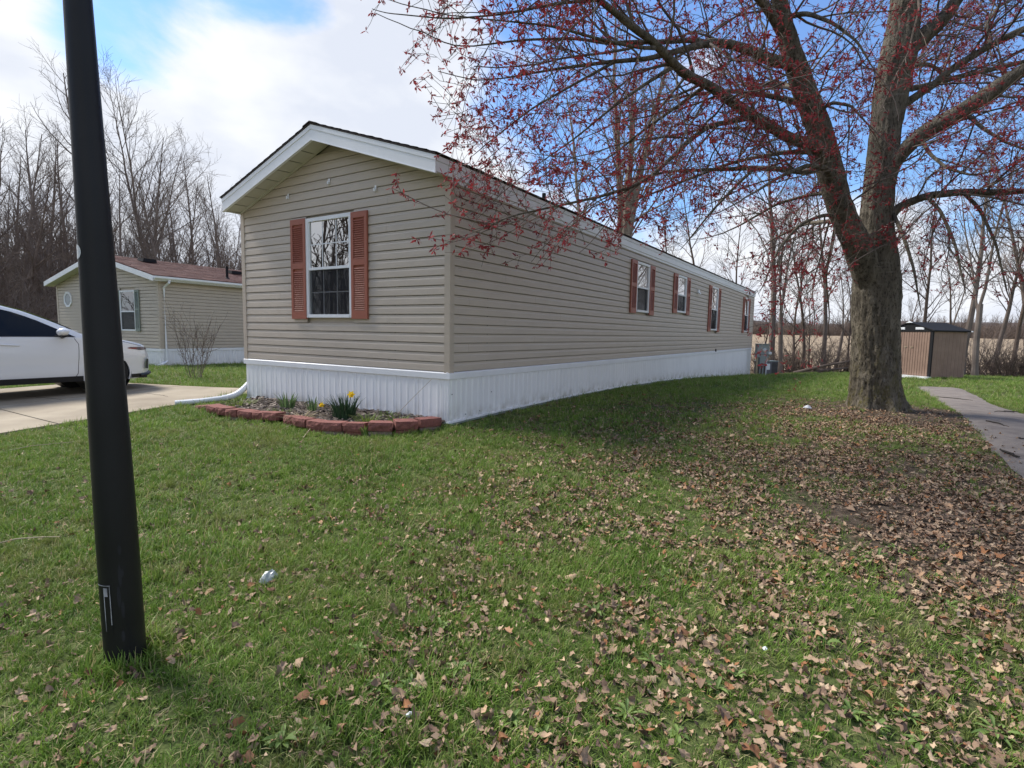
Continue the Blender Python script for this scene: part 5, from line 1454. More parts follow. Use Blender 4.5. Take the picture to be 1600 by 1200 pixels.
add_limb('trunk', [(1367, 655, 10, 37), (1367, 640, 10, 37), (1367, 600, 10, 36.5), (1368, 550, 10, 36), (1368, 500, 10, 36.5), (1370, 455, 10, 37.5), (1371, 415, 9.98, 34), (1370, 380, 9.96, 30), (1369, 340, 9.95, 26), (1372, 300, 9.95, 25), (1378, 255, 9.95, 24), (1384, 200, 9.95, 24), (1392, 142, 9.95, 27), (1404, 85, 9.9, 28), (1412, 28, 9.9, 24), (1420, -40, 9.9, 20), (1425, -120, 9.9, 15), (1420, -230, 9.9, 9)], k=96, rings=250, amp=1.35, flare=True, seed=3, sub=False)
add_limb('leader', [(1366, 452, 9.95, 25), (1350, 410, 9.86, 24), (1331, 365, 9.72, 21), (1313, 325, 9.62, 20), (1295, 262, 9.5, 21), (1280, 200, 9.35, 18.5), (1256, 142, 9.2, 19), (1238, 85, 9.05, 16), (1223, 28, 8.9, 12.5), (1212, -40, 8.7, 11), (1195, -130, 8.4, 8), (1180, -230, 8.2, 5)], k=32, rings=110, amp=.7, seed=9, sub=False)
add_limb('limb', [(1292, 233, 9.45, 13), (1262, 225, 9.2, 10), (1230, 214, 8.9, 9), (1195, 192, 8.6, 9), (1165, 175, 8.3, 9), (1135, 152, 8.0, 8.5), (1105, 132, 7.7, 8), (1075, 119, 7.4, 8), (1055, 102, 7.2, 7.5), (1035, 80, 7.0, 7), (1017, 62, 6.9, 6.5), (985, 40, 6.6, 6), (962, 20, 6.4, 5.5), (937, 0, 6.2, 5), (890, -40, 5.9, 4), (820, -80, 5.6, 3), (740, -105, 5.4, 2)], k=14, rings=80, seed=4)
add_limb('limb', [(1240, 100, 9.1, 11), (1205, 94, 8.8, 9.5), (1175, 80, 8.5, 8.5), (1145, 70, 8.3, 7.5), (1112, 66, 8.05, 7), (1095, 70, 7.9, 6), (1050, 82, 7.6, 5), (1012, 92, 7.3, 4.2), (950, 97, 7.0, 3.2), (880, 106, 6.7, 2.4), (810, 118, 6.5, 1.5)], k=12, rings=60, seed=5)
add_limb('limb', [(1100, 67, 7.95, 6), (1085, 62, 7.85, 4.5), (1025, 66, 7.6, 3.8), (982, 66, 7.4, 3.4), (950, 68, 7.2, 3), (900, 60, 6.9, 2.4), (820, 62, 6.6, 1.8), (740, 72, 6.3, 1.2)], k=10, rings=40, seed=6)
add_limb('limb', [(1175, 182, 8.4, 6), (1140, 190, 8.1, 4.8), (1108, 197, 7.9, 4.4), (1078, 218, 7.7, 4.2), (1050, 246, 7.5, 3.8), (1022, 272, 7.3, 3.4), (991, 291, 7.1, 3), (935, 308, 6.8, 2.5), (879, 320, 6.6, 2), (841, 328, 6.45, 1.7), (800, 337, 6.3, 1.3), (765, 352, 6.2, .9)], k=9, rings=50, seed=7)
add_limb('limb', [(1276, 262, 9.45, 7), (1262, 270, 9.3, 5.5), (1225, 265, 9.0, 4.6), (1180, 262, 8.7, 4.2), (1120, 265, 8.4, 3.4), (1050, 267, 8.0, 2.4), (985, 280, 7.7, 1.5)], k=9, rings=40, seed=8)
add_limb('limb', [(1282, 236, 9.4, 6), (1225, 238, 9.6, 3.8), (1150, 252, 9.8, 3), (1075, 280, 10, 2.4), (1000, 310, 10.2, 1.6)], k=8, rings=30, seed=10)
add_limb('limb', [(1262, 165, 9.3, 7), (1235, 157, 9.4, 5), (1200, 149, 9.5, 4.4), (1132, 141, 9.7, 3.2), (1070, 150, 9.9, 2)], k=9, rings=30, seed=11)
add_limb('limb', [(1224, 55, 9.0, 9), (1205, 20, 8.8, 8), (1185, -5, 8.6, 7), (1140, -40, 8.2, 5), (1060, -70, 7.7, 3.2), (960, -90, 7.2, 2)], k=10, rings=30, seed=12)
add_limb('limb', [(1376, 300, 9.9, 15), (1400, 248, 9.75, 12), (1436, 212, 9.55, 12.5), (1472, 190, 9.35, 13), (1504, 173, 9.2, 13), (1547, 144, 9.0, 13), (1600, 109, 8.8, 11), (1660, 80, 8.5, 8), (1740, 55, 8.2, 5), (1830, 50, 8, 3)], k=16, rings=60, seed=13)
add_limb('limb', [(1385, 345, 9.9, 9), (1405, 322, 9.8, 7), (1447, 306, 9.6, 6.5), (1504, 300, 9.4, 6), (1560, 301, 9.2, 5.5), (1610, 298, 9.0, 4.5), (1690, 310, 8.8, 3)], k=10, rings=40, seed=14)
add_limb('limb', [(1402, 170, 9.95, 8), (1424, 156, 9.9, 6.5), (1462, 130, 9.8, 6), (1490, 105, 9.7, 6), (1547, 71, 9.5, 6), (1600, 45, 9.3, 5.5), (1690, 10, 9, 3)], k=10, rings=40, seed=15)
add_limb('limb', [(1410, 140, 9.95, 6), (1435, 137, 10.1, 4.5), (1490, 122, 10.3, 4.3), (1547, 109, 10.5, 4), (1610, 94, 10.7, 3.5), (1700, 90, 11, 2)], k=9, rings=40, seed=16)
add_limb('limb', [(1416, 80, 9.9, 16), (1442, 57, 9.85, 14), (1470, 34, 9.8, 12), (1492, 5, 9.7, 9), (1520, -40, 9.5, 7), (1580, -90, 9.2, 4)], k=12, rings=30, seed=17)
# limbs going back and forward so that the crown is round
add_limb('limb', [(1396, 150, 10.1, 8), (1400, 120, 11, 7), (1420, 105, 12, 5), (1450, 100, 13.4, 3.5), (1470, 110, 14.6, 2)], k=9, rings=30, seed=18)
add_limb('limb', [(1265, 160, 9.4, 8), (1250, 140, 10.4, 6), (1215, 130, 11.6, 4.5), (1170, 135, 13, 3)], k=9, rings=30, seed=19)
add_limb('limb', [(1330, 360, 9.8, 5), (1300, 345, 10.6, 4), (1255, 350, 11.6, 3), (1215, 370, 12.6, 2)], k=8, rings=24, seed=20)
add_limb('limb', [(1215, -30, 8.8, 8), (1150, -70, 7.8, 6), (1080, -120, 6.8, 4.5), (1000, -170, 6.0, 3)], k=9, rings=24, seed=22)
add_limb('limb', [(1420, -20, 9.8, 9), (1440, -60, 8.8, 7), (1480, -120, 7.8, 5), (1530, -200, 7, 3)], k=9, rings=24, seed=23)
add_limb('limb', [(1300, 280, 9.5, 6), (1290, 262, 8.8, 5), (1262, 258, 8.0, 4), (1220, 275, 7.2, 3), (1180, 300, 6.7, 2)], k=8, rings=24, seed=24)

for q, pts in enumerate((
    [(1447, 306, 9.6, 3.5), (1470, 330, 9.3, 3), (1492, 380, 9.0, 2.4), (1505, 440, 8.8, 1.5)], [(1504, 300, 9.4, 3.5), (1530, 325, 9.2, 3), (1556, 380, 9.0, 2.2), (1572, 450, 8.9, 1.4)],
    [(1436, 212, 9.55, 4), (1452, 240, 9.3, 3.2), (1478, 262, 9.0, 2.5), (1520, 275, 8.7, 1.8), (1570, 262, 8.5, 1.2)], [(1504, 173, 9.2, 4), (1535, 200, 9, 3), (1570, 222, 8.8, 2.3), (1620, 240, 8.6, 1.5)],
    [(1320, 340, 9.75, 4), (1288, 335, 9.4, 3.2), (1250, 350, 9.1, 2.6), (1215, 390, 8.8, 2), (1195, 440, 8.6, 1.3)], [(1300, 300, 9.55, 4), (1262, 305, 9.9, 3), (1215, 318, 10.2, 2.4), (1160, 350, 10.5, 1.6)],
    [(1180, 262, 8.7, 3), (1150, 290, 8.5, 2.6), (1112, 330, 8.3, 2), (1080, 370, 8.2, 1.3)], [(1394, 330, 9.8, 3.5), (1412, 370, 9.4, 3), (1428, 420, 9.1, 2.2), (1436, 470, 9, 1.2)],
    [(1310, 330, 9.6, 3.5), (1300, 380, 9.9, 2.6), (1290, 430, 10.2, 2), (1295, 480, 10.4, 1.2)], [(1547, 71, 9.5, 4), (1540, 40, 10.5, 3), (1560, 10, 11.5, 2.4), (1600, -10, 12.5, 1.5)],
    [(1030, 75, 7.0, 4), (1000, 75, 6.7, 3.2), (940, 62, 6.4, 2.6), (860, 40, 6.1, 2), (760, 30, 5.9, 1.2)], [(937, 0, 6.2, 3), (870, 5, 6.0, 2.6), (790, 22, 5.8, 2), (700, 30, 5.7, 1.3), (620, 22, 5.7, .9)],
    [(960, 97, 7.0, 2.6), (900, 130, 6.8, 2.2), (830, 170, 6.7, 1.7), (760, 225, 6.7, 1.1)], [(1055, 102, 7.2, 4), (1010, 130, 7.1, 3), (960, 165, 7.0, 2.4), (900, 215, 6.9, 1.6), (850, 250, 6.9, 1)],
    [(1105, 132, 7.7, 4), (1060, 165, 7.8, 3), (1010, 200, 7.9, 2.4), (960, 240, 8.0, 1.6)], [(1223, 28, 8.9, 5), (1260, 20, 8.6, 4), (1300, 35, 8.3, 3), (1340, 65, 8, 2), (1360, 100, 7.9, 1.2)],
    [(1270, 180, 9.3, 4), (1300, 160, 9.0, 3), (1330, 165, 8.7, 2.3), (1352, 190, 8.5, 1.4)])):
    add_limb('limb', pts, k=8, rings=24, seed=40 + q)
tw = MB(); bl = MB()
def norm(v): return v / (np.linalg.norm(v) + 1e-9)
def rperp(d):
    a = norm(np.cross(d, rgm.normal(size=3))); return a
def branch(p, d, ln, r0, n, droop, wig, r1=None):
    pts = [p]; d = norm(d); st = ln / n
    for q in range(n):
        d = norm(d + rgm.normal(0, wig, 3) + np.array([0, 0, droop])); pts.append(pts[-1] + d * st)
    return np.array(pts), np.linspace(r0, r1 if r1 else r0 * .35, n + 1)
BLO = []
def blossom(p, d, s):
    BLO.append((p, d, s))
def twigs(P, R_, spacing, level):
    seg = np.linalg.norm(np.diff(P, axis=0), axis=1); d = np.r_[0, np.cumsum(seg)]; L_ = d[-1]
    s = spacing * rgm.uniform(.4, 1.0)
    while s < L_:
        p = np.array([np.interp(s, d, P[:, i]) for i in range(3)]); i_ = min(len(P) - 2, np.searchsorted(d, s) - 1); t = norm(P[i_ + 1] - P[i_]); r_ = np.interp(s, d, R_)
        yield p, t, r_, s / L_
        s += spacing * rgm.uniform(.6, 1.5)
for Q, dens in LIMBS:
    dd_ = norm(Q[-1, :3] - Q[-4, :3]); Pt, Rt = branch(Q[-1, :3], dd_, 1.1, Q[-1, 3] * .98, 9, .02, .09, .0035)
    if not crown_ok(Pt[-1], 10): Pt, Rt = branch(Q[-1, :3], dd_, .25, Q[-1, 3] * .98, 9, .02, .03, .0035)
    tw.tube(Pt - MO, Rt, 6, tone=.4, cap=False)
    Q = np.concatenate([Q, np.column_stack([Pt[1:], Rt[1:]])])
    P0, R0 = Q[:, :3], Q[:, 3]
    for p, t, r_, f_ in twigs(P0, R0, .27 / dens, 1):
        if f_ < .06: continue
        d = norm(t * .55 + rperp(t) * .9 + np.array([0, 0, .12]))
        ln = rgm.uniform(.8, 2.6) * (1.15 - .4 * f_); P1, R1 = branch(p, d, ln, min(r_ * .5, .016 + .005 * rgm.random()), 8, rgm.uniform(-.06, .035), .13)
        if not crown_ok(P1[-1]) or not crown_ok(P1[4]): continue
        tw.tube(P1 - MO, R1, 5, tone=rgm.uniform(.1, .7), cap=False)
        for p2, t2, r2, f2 in twigs(P1, R1, .185, 2):
            if f2 < .1: continue
            d2 = norm(t2 * .8 + rperp(t2) * .75); ln2 = rgm.uniform(.3, .95) * (1.1 - .5 * f2)
            P2, R2 = branch(p2, d2, ln2, min(r2 * .6, .0075), 5, rgm.uniform(-.10, .06), .15, .0028)
            if not crown_ok(P2[-1], 15): continue
            tw.tube(P2 - MO, R2, 3, tone=rgm.uniform(.2, 1.), cap=False)
            for p3, t3, r3, f3 in twigs(P2, R2, .13, 3):
                d3 = norm(t3 * .8 + rperp(t3) * .8); P3, R3 = branch(p3, d3, rgm.uniform(.07, .28), .0036, 2, 0, .15, .0022)
                tw.tube(P3 - MO, R3, 3, tone=rgm.uniform(.2, 1.), cap=False)
                if rgm.random() < .85: blossom(P3[-1], t3, rgm.uniform(.7, 1.3))
                if rgm.random() < .3: blossom(p3, t3, rgm.uniform(.6, 1.1))
            if rgm.random() < .8: blossom(P2[-1], d2, rgm.uniform(.9, 1.4))
# tail sprays of the long low limbs in front of the siding
for tip, dr in (((775, 350, 6.25), (-.8, -.1, .1)), ((841, 328, 6.45), (-.7, -.2, -.55)), ((935, 308, 6.8), (-.6, -.35, -.62)), ((991, 291, 7.1), (-.45, -.4, -.6)), ((879, 320, 6.6), (-.8, .1, -.35)), ((1050, 267, 8), (-.5, -.4, -.45)), ((800, 337, 6.3), (-.75, -.3, -.4)), ((960, 300, 6.95), (-.75, -.1, -.5)), ((1020, 285, 7.2), (-.35, -.35, -.6))):
    p = at(*tip); P1, R1 = branch(p, np.array(dr), rgm.uniform(.7, 1.3), .0085, 9, .01, .07, .003); tw.tube(P1 - MO, R1, 4, tone=.6, cap=False)
    for p2, t2, r2, f2 in twigs(P1, R1, .17, 2):
        d2 = norm(t2 * .9 + rperp(t2) * .6); P2, R2 = branch(p2, d2, rgm.uniform(.12, .4), .004, 3, -.05, .12, .0025); tw.tube(P2 - MO, R2, 3, tone=.7, cap=False)
        for q in range(1, 4):
            if rgm.random() < .8: blossom(P2[q], d2, rgm.uniform(.9, 1.4))
    blossom(P1[-1], t2, 1.3)
tag(tw.build('twigs', m_twig_m, maple), kind='stuff')
# blossom tassels
NB = len(BLO); BP = np.array([b[0] for b in BLO]) - MO; BS = np.array([b[2] for b in BLO])
for q in range(7):
    dv = rgm.normal(size=(NB, 3)); dv[:, 2] -= .35; dv /= np.linalg.norm(dv, axis=1, keepdims=True)
    sdv = np.cross(dv, rgm.normal(size=(NB, 3))); sdv /= np.linalg.norm(sdv, axis=1, keepdims=True)
    l_ = (rgm.uniform(.022, .072, NB) * BS)[:, None]; w_ = (rgm.uniform(.0045, .0115, NB) * BS)[:, None]
    V4 = np.stack([BP, BP + dv * l_ * .6 - sdv * w_, BP + dv * l_, BP + dv * l_ * .6 + sdv * w_], 1)
    f = np.arange(NB * 4).reshape(-1, 4)
    bl.add(V4.reshape(-1, 3), f, tone=np.repeat(rgm.uniform(0, 1, NB), 4))
tag(bl.build('blossom', m_blossom, maple), kind='stuff')
print('maple twig verts', tw.n, 'blossoms', NB)

# ------------------------------------------------------------------ bare trees of the woods
def bare_tree(seed, H, r0, n1, spread=.75, start=.3, leaders=1, lean=0.03, up_=.05, L3=True, fork_at=.3, name='bare_tree', mt_=None, thin=1.0):
    r_ = np.random.default_rng(seed)
    def br(p, d, ln, ra, n, tr, wig, rb):
        pts = [p]; d = norm(d); st = ln / n
        for q in range(n):
            d = norm(d + r_.normal(0, wig, 3) + np.array([0, 0, tr])); pts.append(pts[-1] + d * st)
        return np.array(pts), np.linspace(ra, rb, n + 1)
    def rp(d): return norm(np.cross(d, r_.normal(size=3)))
    def along(P, R_, sp, s0):
        seg = np.linalg.norm(np.diff(P, axis=0), axis=1); d = np.r_[0, np.cumsum(seg)]; s = s0 * d[-1] + sp * r_.uniform(0, .6)
        while s < d[-1]:
            i_ = max(0, min(len(P) - 2, np.searchsorted(d, s) - 1)); yield np.array([np.interp(s, d, P[:, c]) for c in range(3)]), norm(P[i_ + 1] - P[i_]), np.interp(s, d, R_), s / d[-1]; s += sp * r_.uniform(.6, 1.4)
    tk = MB(); cw = MB(); stems = []
    if leaders == 1:
        P, R_ = br(np.array([0, 0, -.3]), np.array([r_.normal(0, lean), r_.normal(0, lean), 1]), H, r0, 12, .04, .04, r0 * .12); R_[0] *= 1.5; stems.append((P, R_, start))
        tk.tube(P, R_, 9)
    else:
        hf = H * fork_at; P, R_ = br(np.array([0, 0, -.3]), np.array([r_.normal(0, lean), 0, 1]), hf, r0, 5, .03, .03, r0 * .85); R_[0] *= 1.4; tk.tube(P, R_, 10)
        for q in range(leaders):
            a = 6.283 * q / leaders + r_.uniform(-.5, .5); d = np.array([math.cos(a) * spread * .5, math.sin(a) * spread * .5, 1]); sx = P[-1] if q % 2 else P[-2]
            P2, R2 = br(sx, d, (H - hf) * r_.uniform(.8, 1.05), r0 * r_.uniform(.38, .55), 10, .06, .05, r0 * .05); tk.tube(P2, R2, 7); stems.append((P2, R2, .12))
    for P, R_, s0 in stems:
        ln0 = np.linalg.norm(P[-1] - P[0]); sp = ln0 * (1 - s0) / (n1 / len(stems))
        for p, t, ra, f_ in along(P, R_, sp, s0):
            ln = H * .30 * (1.1 - .75 * f_) * r_.uniform(.6, 1.25); d = norm(t * .75 + rp(t) * spread + np.array([0, 0, .1]))
            P1, R1 = br(p, d, ln, min(ra * .55, .055 * H / 16), 6, up_, .10, .010); cw.tube(P1, R1, 4, cap=False)
            for p2, t2, rb, f2 in along(P1, R1, max(.35, ln * .13), .15):
                l2 = ln * .42 * (1.15 - .6 * f2) * r_.uniform(.6, 1.3); P2, R2 = br(p2, norm(t2 * .9 + rp(t2) * .65), l2, min(rb * .6, .016) * thin, 3, up_ * .7, .12, .006 * thin); cw.tube(P2, R2, 3, cap=False)
                if L3:
                    for p3, t3, rc, f3 in along(P2, R2, max(.24, l2 * .17), .15):
                        P3, R3 = br(p3, norm(t3 * .9 + rp(t3) * .6), r_.uniform(.35, .95), .0085 * thin, 2, .02, .1, .005 * thin); cw.tube(P3, R3, 3, cap=False)
    return tk, cw
def tree_thing(name, seed, label, group, mt_, **kw):
    tk, cw = bare_tree(seed, **kw); e = empty(name, (0, 0, 0)); tag(e, label, 'tree', group)
    tk.build('trunk', mt_, e); tag(cw.build('crown', mt_, e), kind='stuff'); return e, tk.n + cw.n
GL = 'bare trees of the wood on the left'; LBL = 'bare leafless tree in the wood behind the neighbouring home'
protos = []
for q, kw in enumerate([dict(H=19, r0=.24, n1=24, spread=.7, start=.35), dict(H=17, r0=.19, n1=22, spread=.6, start=.3), dict(H=14, r0=.15, n1=20, spread=.65, start=.25), dict(H=20, r0=.20, n1=44, leaders=3, spread=.7, fork_at=.38), dict(H=12, r0=.11, n1=18, spread=.6, start=.2), dict(H=10, r0=.085, n1=16, spread=.55, start=.15), dict(H=16, r0=.18, n1=24, leaders=2, spread=.5, fork_at=.3)]):
    e, nv = tree_thing('bare_tree', 100 + q, LBL, GL, [m_bark_bg, m_bark_bg, m_bark_dk, m_bark_bg, m_bark_dk, m_bark_dk, m_bark_bg][q], **kw); protos.append(e); print('tree', q, nv)
used = [0] * len(protos)
def plant_tree(k, px, Y, label, group, sc=1.0, rz=None, r_=random):
    p = at(px, 600, Y); loc = (p[0], p[1], gz(p[0], p[1])); rz = r_.uniform(0, 6.28) if rz is None else rz
    if not used[k]: e = protos[k]; e.location = loc; e.rotation_euler = (0, 0, rz); e.scale = (sc, sc, sc); used[k] = 1
    else: e = dup(protos[k], loc, rz, sc)
    e['label'] = label
    if group: e['group'] = group
    elif 'group' in e: del e['group']
    return e
rt = random.Random(77)
# singled out trees, left
plant_tree(3, 235, 40, 'tall bare tree with wide forked crown above the neighbouring home roof', None, .98, 1.0)
plant_tree(0, 170, 42, 'tall bare tree just right of the lamp post top', None, 1.06, 2.2)
plant_tree(6, 352, 38, 'bare tree with rounded crown beside the beige gable', None, .80, .6)
# rows
def Xmin(Y): return -.95 * Y
for Y, px0, px1, step, ks, s0, s1 in ((33, -190, 60, 30, (2, 4, 5, 1), .75, 1.05), (38, -140, 400, 36, (1, 2, 4, 5), .7, 1.0), (45, -120, 410, 32, (0, 1, 2, 6), .7, 1.0), (52, -100, 420, 30, (0, 1, 2, 6), .75, 1.05), (58, -120, 420, 34, (0, 1, 3, 6), .8, 1.05)):
    x = px0
    while x < px1:
        yy_ = Y + rt.uniform(-2.5, 2.5); sc = rt.uniform(s0, s1) * (1 if x < 110 else .88)
        plant_tree(rt.choice(ks), x + rt.uniform(-10, 10), yy_, LBL, GL, sc, r_=rt); x += step * rt.uniform(.7, 1.3)
# tops seen over the ridge of the main home
for px, Y, k, sc in ((575, 50, 2, 1.18), (600, 54, 1, 1.02), (625, 56, 4, 1.5), (640, 52, 5, 1.7), (720, 48, 5, 1.25), (770, 44, 4, 1.12)):
    plant_tree(k, px, Y, 'bare tree top showing just above the ridge of the beige home', 'tree tops above the home roof', sc, r_=rt)
# trees behind the home
eB, nv = tree_thing('bare_tree', 205, 'large pale multi-stemmed tree rising behind the beige home roof', None, m_bark_lt, H=19, r0=.50, n1=40, leaders=5, spread=.55, fork_at=.40)
p = at(985, 600, 30); eB.location = (p[0], p[1], gz(p[0], p[1])); eB.rotation_euler = (0, 0, 2.4)
eB, nv = tree_thing('bare_tree', 206, 'slender pale tree leaning left behind the roof of the home', None, m_bark_lt, H=15, r0=.17, n1=20, spread=.6, start=.4, lean=.01)
p = at(945, 600, 28); eB.location = (p[0], p[1], gz(p[0], p[1])); eB.rotation_euler = (0, R(-14), 0)
for px, Y, k, sc in ((795, 34, 5, 1.25), (812, 35, 4, 1.0), (868, 38, 5, 1.2), (1035, 37, 4, 1.0), (1090, 36, 2, .9), (1140, 34, 5, 1.1)):
    plant_tree(k, px, Y, 'thin bare tree behind the home roof, ' + {795: 'leftmost, rising near the vent pipe', 812: 'right beside the leftmost one', 868: 'left of the slender leaning tree', 1035: 'just right of the pale multi-stemmed tree', 1090: 'above the second side window', 1140: 'above the far end of the roof'}[px], 'thin trees behind the home', sc, r_=rt)
# back boundary trees on the right
GR = 'bare trees along the back field edge'; LR = 'slim bare tree along the field edge beyond the lawn'
plant_tree(0, 1203, 30.5, 'stout bare tree right behind the air conditioner', None, .78, .3)
plant_tree(6, 1217, 29.6, 'curving double-stemmed bare tree beside the air conditioner', None, .72, 4.0)
plant_tree(6, 1522, 27.8, 'stout forked bare tree just right of the shed', None, .82, 1.9)
plant_tree(0, 1500, 29.5, 'straight bare tree directly behind the right corner of the shed', None, .70, 5)
plant_tree(2, 1442, 31, 'bare tree rising behind the shed roof', None, .78, 2)
plant_tree(1, 1284, 31.5, 'leaning bare tree left of the maple trunk at the field edge', None, .72, 3)
for px, Y, k, sc in ((1185, 33, 4, .8), (1238, 31, 5, .9), (1252, 30, 5, .8), (1262, 32, 4, .7), (1304, 32, 5, .8), (1322, 31, 4, .75), (1470, 33, 4, .8), (1550, 32, 5, .85), (1578, 30, 2, .8), (1605, 31, 4, .9), (1640, 30, 1, .8), (1700, 32, 2, .9), (1415, 34, 5, .9), (1345, 33, 4, .85), (1380, 32, 5, .8)):
    e = plant_tree(rt.choice((k, k, 6, 2, 1)), px, Y, LR, GR, sc * rt.uniform(.6, 1.1), r_=rt); e.rotation_euler = (rt.gauss(0, .07), rt.gauss(0, .07), rt.uniform(0, 6.28))
for k, e in enumerate(protos):
    if not used[k]: e.location = (-40, 60, gz(-40, 60))

# brush: multi-stemmed shrubs
def shrub(seed, h, ns, mt_, name, label, group, r0=.014, tw_=9, buds=None, spread=.5):
    r_ = np.random.default_rng(seed); m_ = MB(); tips = []
    def br(p, d, ln, ra, n, tr, wig, rb):
        pts = [p]; d = norm(d); st = ln / n
        for q in range(n):
            d = norm(d + r_.normal(0, wig, 3) + np.array([0, 0, tr])); pts.append(pts[-1] + d * st)
        return np.array(pts), np.linspace(ra, rb, n + 1)
    for q in range(ns):
        a = r_.uniform(0, 6.283); p = np.array([math.cos(a), math.sin(a), 0]) * r_.uniform(0, .14 * h); p[2] = -.08
        P, R_ = br(p, np.array([math.cos(a) * spread, math.sin(a) * spread, 1]) + r_.normal(0, .15, 3), h * r_.uniform(.6, 1.1), r0 * r_.uniform(.6, 1.2), 6, .02, .10, .004); m_.tube(P, R_, 4, cap=False)
        for w in range(tw_):
            f_ = r_.uniform(.25, .98); i_ = min(5, int(f_ * 6)); p2 = P[i_] + (P[i_ + 1] - P[i_]) * (f_ * 6 - i_)
            P2, R2 = br(p2, (P[i_ + 1] - P[i_]) / np.linalg.norm(P[i_ + 1] - P[i_]) + r_.normal(0, .55, 3), h * r_.uniform(.12, .4), .006, 3, .02, .14, .003); m_.tube(P2, R2, 3, cap=False)
            tips += [P2[1], P2[2], P2[3]]
    e = empty(name, (0, 0, 0)); tag(e, label, 'shrub', group); tag(m_.build('stems', mt_, e), kind='stuff')
    if buds:
        b = MB(); T_ = np.array(tips); T_ = T_[r_.random(len(T_)) < buds]; n = len(T_); d = r_.normal(size=(n, 3)); d /= np.linalg.norm(d, axis=1, keepdims=True); s_ = np.cross(d, r_.normal(size=(n, 3))); s_ /= np.linalg.norm(s_, axis=1, keepdims=True)
        l_ = r_.uniform(.015, .035, (n, 1)); b.add(np.stack([T_, T_ + d * l_ * .5 + s_ * l_ * .3, T_ + d * l_, T_ + d * l_ * .5 - s_ * l_ * .3], 1).reshape(-1, 3), np.arange(4 * n).reshape(-1, 4), tone=np.repeat(r_.random(n), 4)); tag(b.build('buds', m_bushleaf, e), kind='stuff')
    return e
bp = at(307, 590, 14.0); e = shrub(300, 1.75, 17, m_bark_bg, 'garden_bush', 'budding bare garden bush in front of the neighbouring home', None, r0=.011, tw_=10, buds=.75, spread=.30); e.location = (bp[0], bp[1], gz(bp[0], bp[1])); e.scale = (.72, .72, 1.02)
GB = 'brush along the field edge'; LBR = 'tangled bare brush along the field edge'
sh = [shrub(310 + q, h, ns, mt_, 'brush', LBR, GB, r0=.017, tw_=10, spread=.6) for q, (h, ns, mt_) in enumerate([(2.0, 16, m_bark_dk), (1.5, 20, m_bark_dk), (2.8, 13, m_bark_bg), (1.2, 22, m_bark_dk)])]
us2 = [0] * 4
def plant_shrub(k, px, Y, label, group, sc):
    p = at(px, 600, Y); loc = (p[0], p[1], gz(p[0], p[1])); rz = rt.uniform(0, 6.28)
    if not us2[k]: e = sh[k]; e.location = loc; e.rotation_euler = (0, 0, rz); e.scale = (sc,) * 3; us2[k] = 1
    else: e = dup(sh[k], loc, rz, sc)
    e['label'] = label; e['group'] = group
for px in np.arange(1178, 1760, 8.5):
    if 1390 < px < 1440 and rt.random() < .5: continue
    plant_shrub(rt.choice((0, 1, 1, 3, 2)), px + rt.uniform(-6, 6), rt.uniform(28.6, 32.5), LBR, GB, rt.uniform(.75, 1.25))
for Y, sc0, step in ((31, 1.2, 17), (35, 1.7, 19), (40, 2.1, 21)):
    for px in np.arange(-170, 392, step):
        if 90 < px < 375 and Y < 34: continue
        plant_shrub(rt.choice((0, 1, 2, 2)), px + rt.uniform(-8, 8), Y + rt.uniform(-1.5, 1.5), 'brown bare thicket at the foot of the left wood', 'thicket under the left wood', sc0 * rt.uniform(.8, 1.25))
# fallen branches by the field edge
fb = empty('fallen_branch', atg(1290, 587)); tag(fb, 'dark fallen branches lying in the brush left of the maple trunk', 'branch'); FO = np.array(fb.location)
for q, (a, b) in enumerate((((1240, 583), (1335, 563)), ((1255, 585), (1325, 575)), ((1270, 578), (1320, 586)))):
    A = at(*a, 28.6); B = at(*b, 28.2); m_ = MB(); m_.tube([A - FO, (A + B) / 2 + np.array([0, 0, .05]) - FO, B - FO], [.09, .07, .04], 7); m_.build('limb', m_bark_dk, fb)

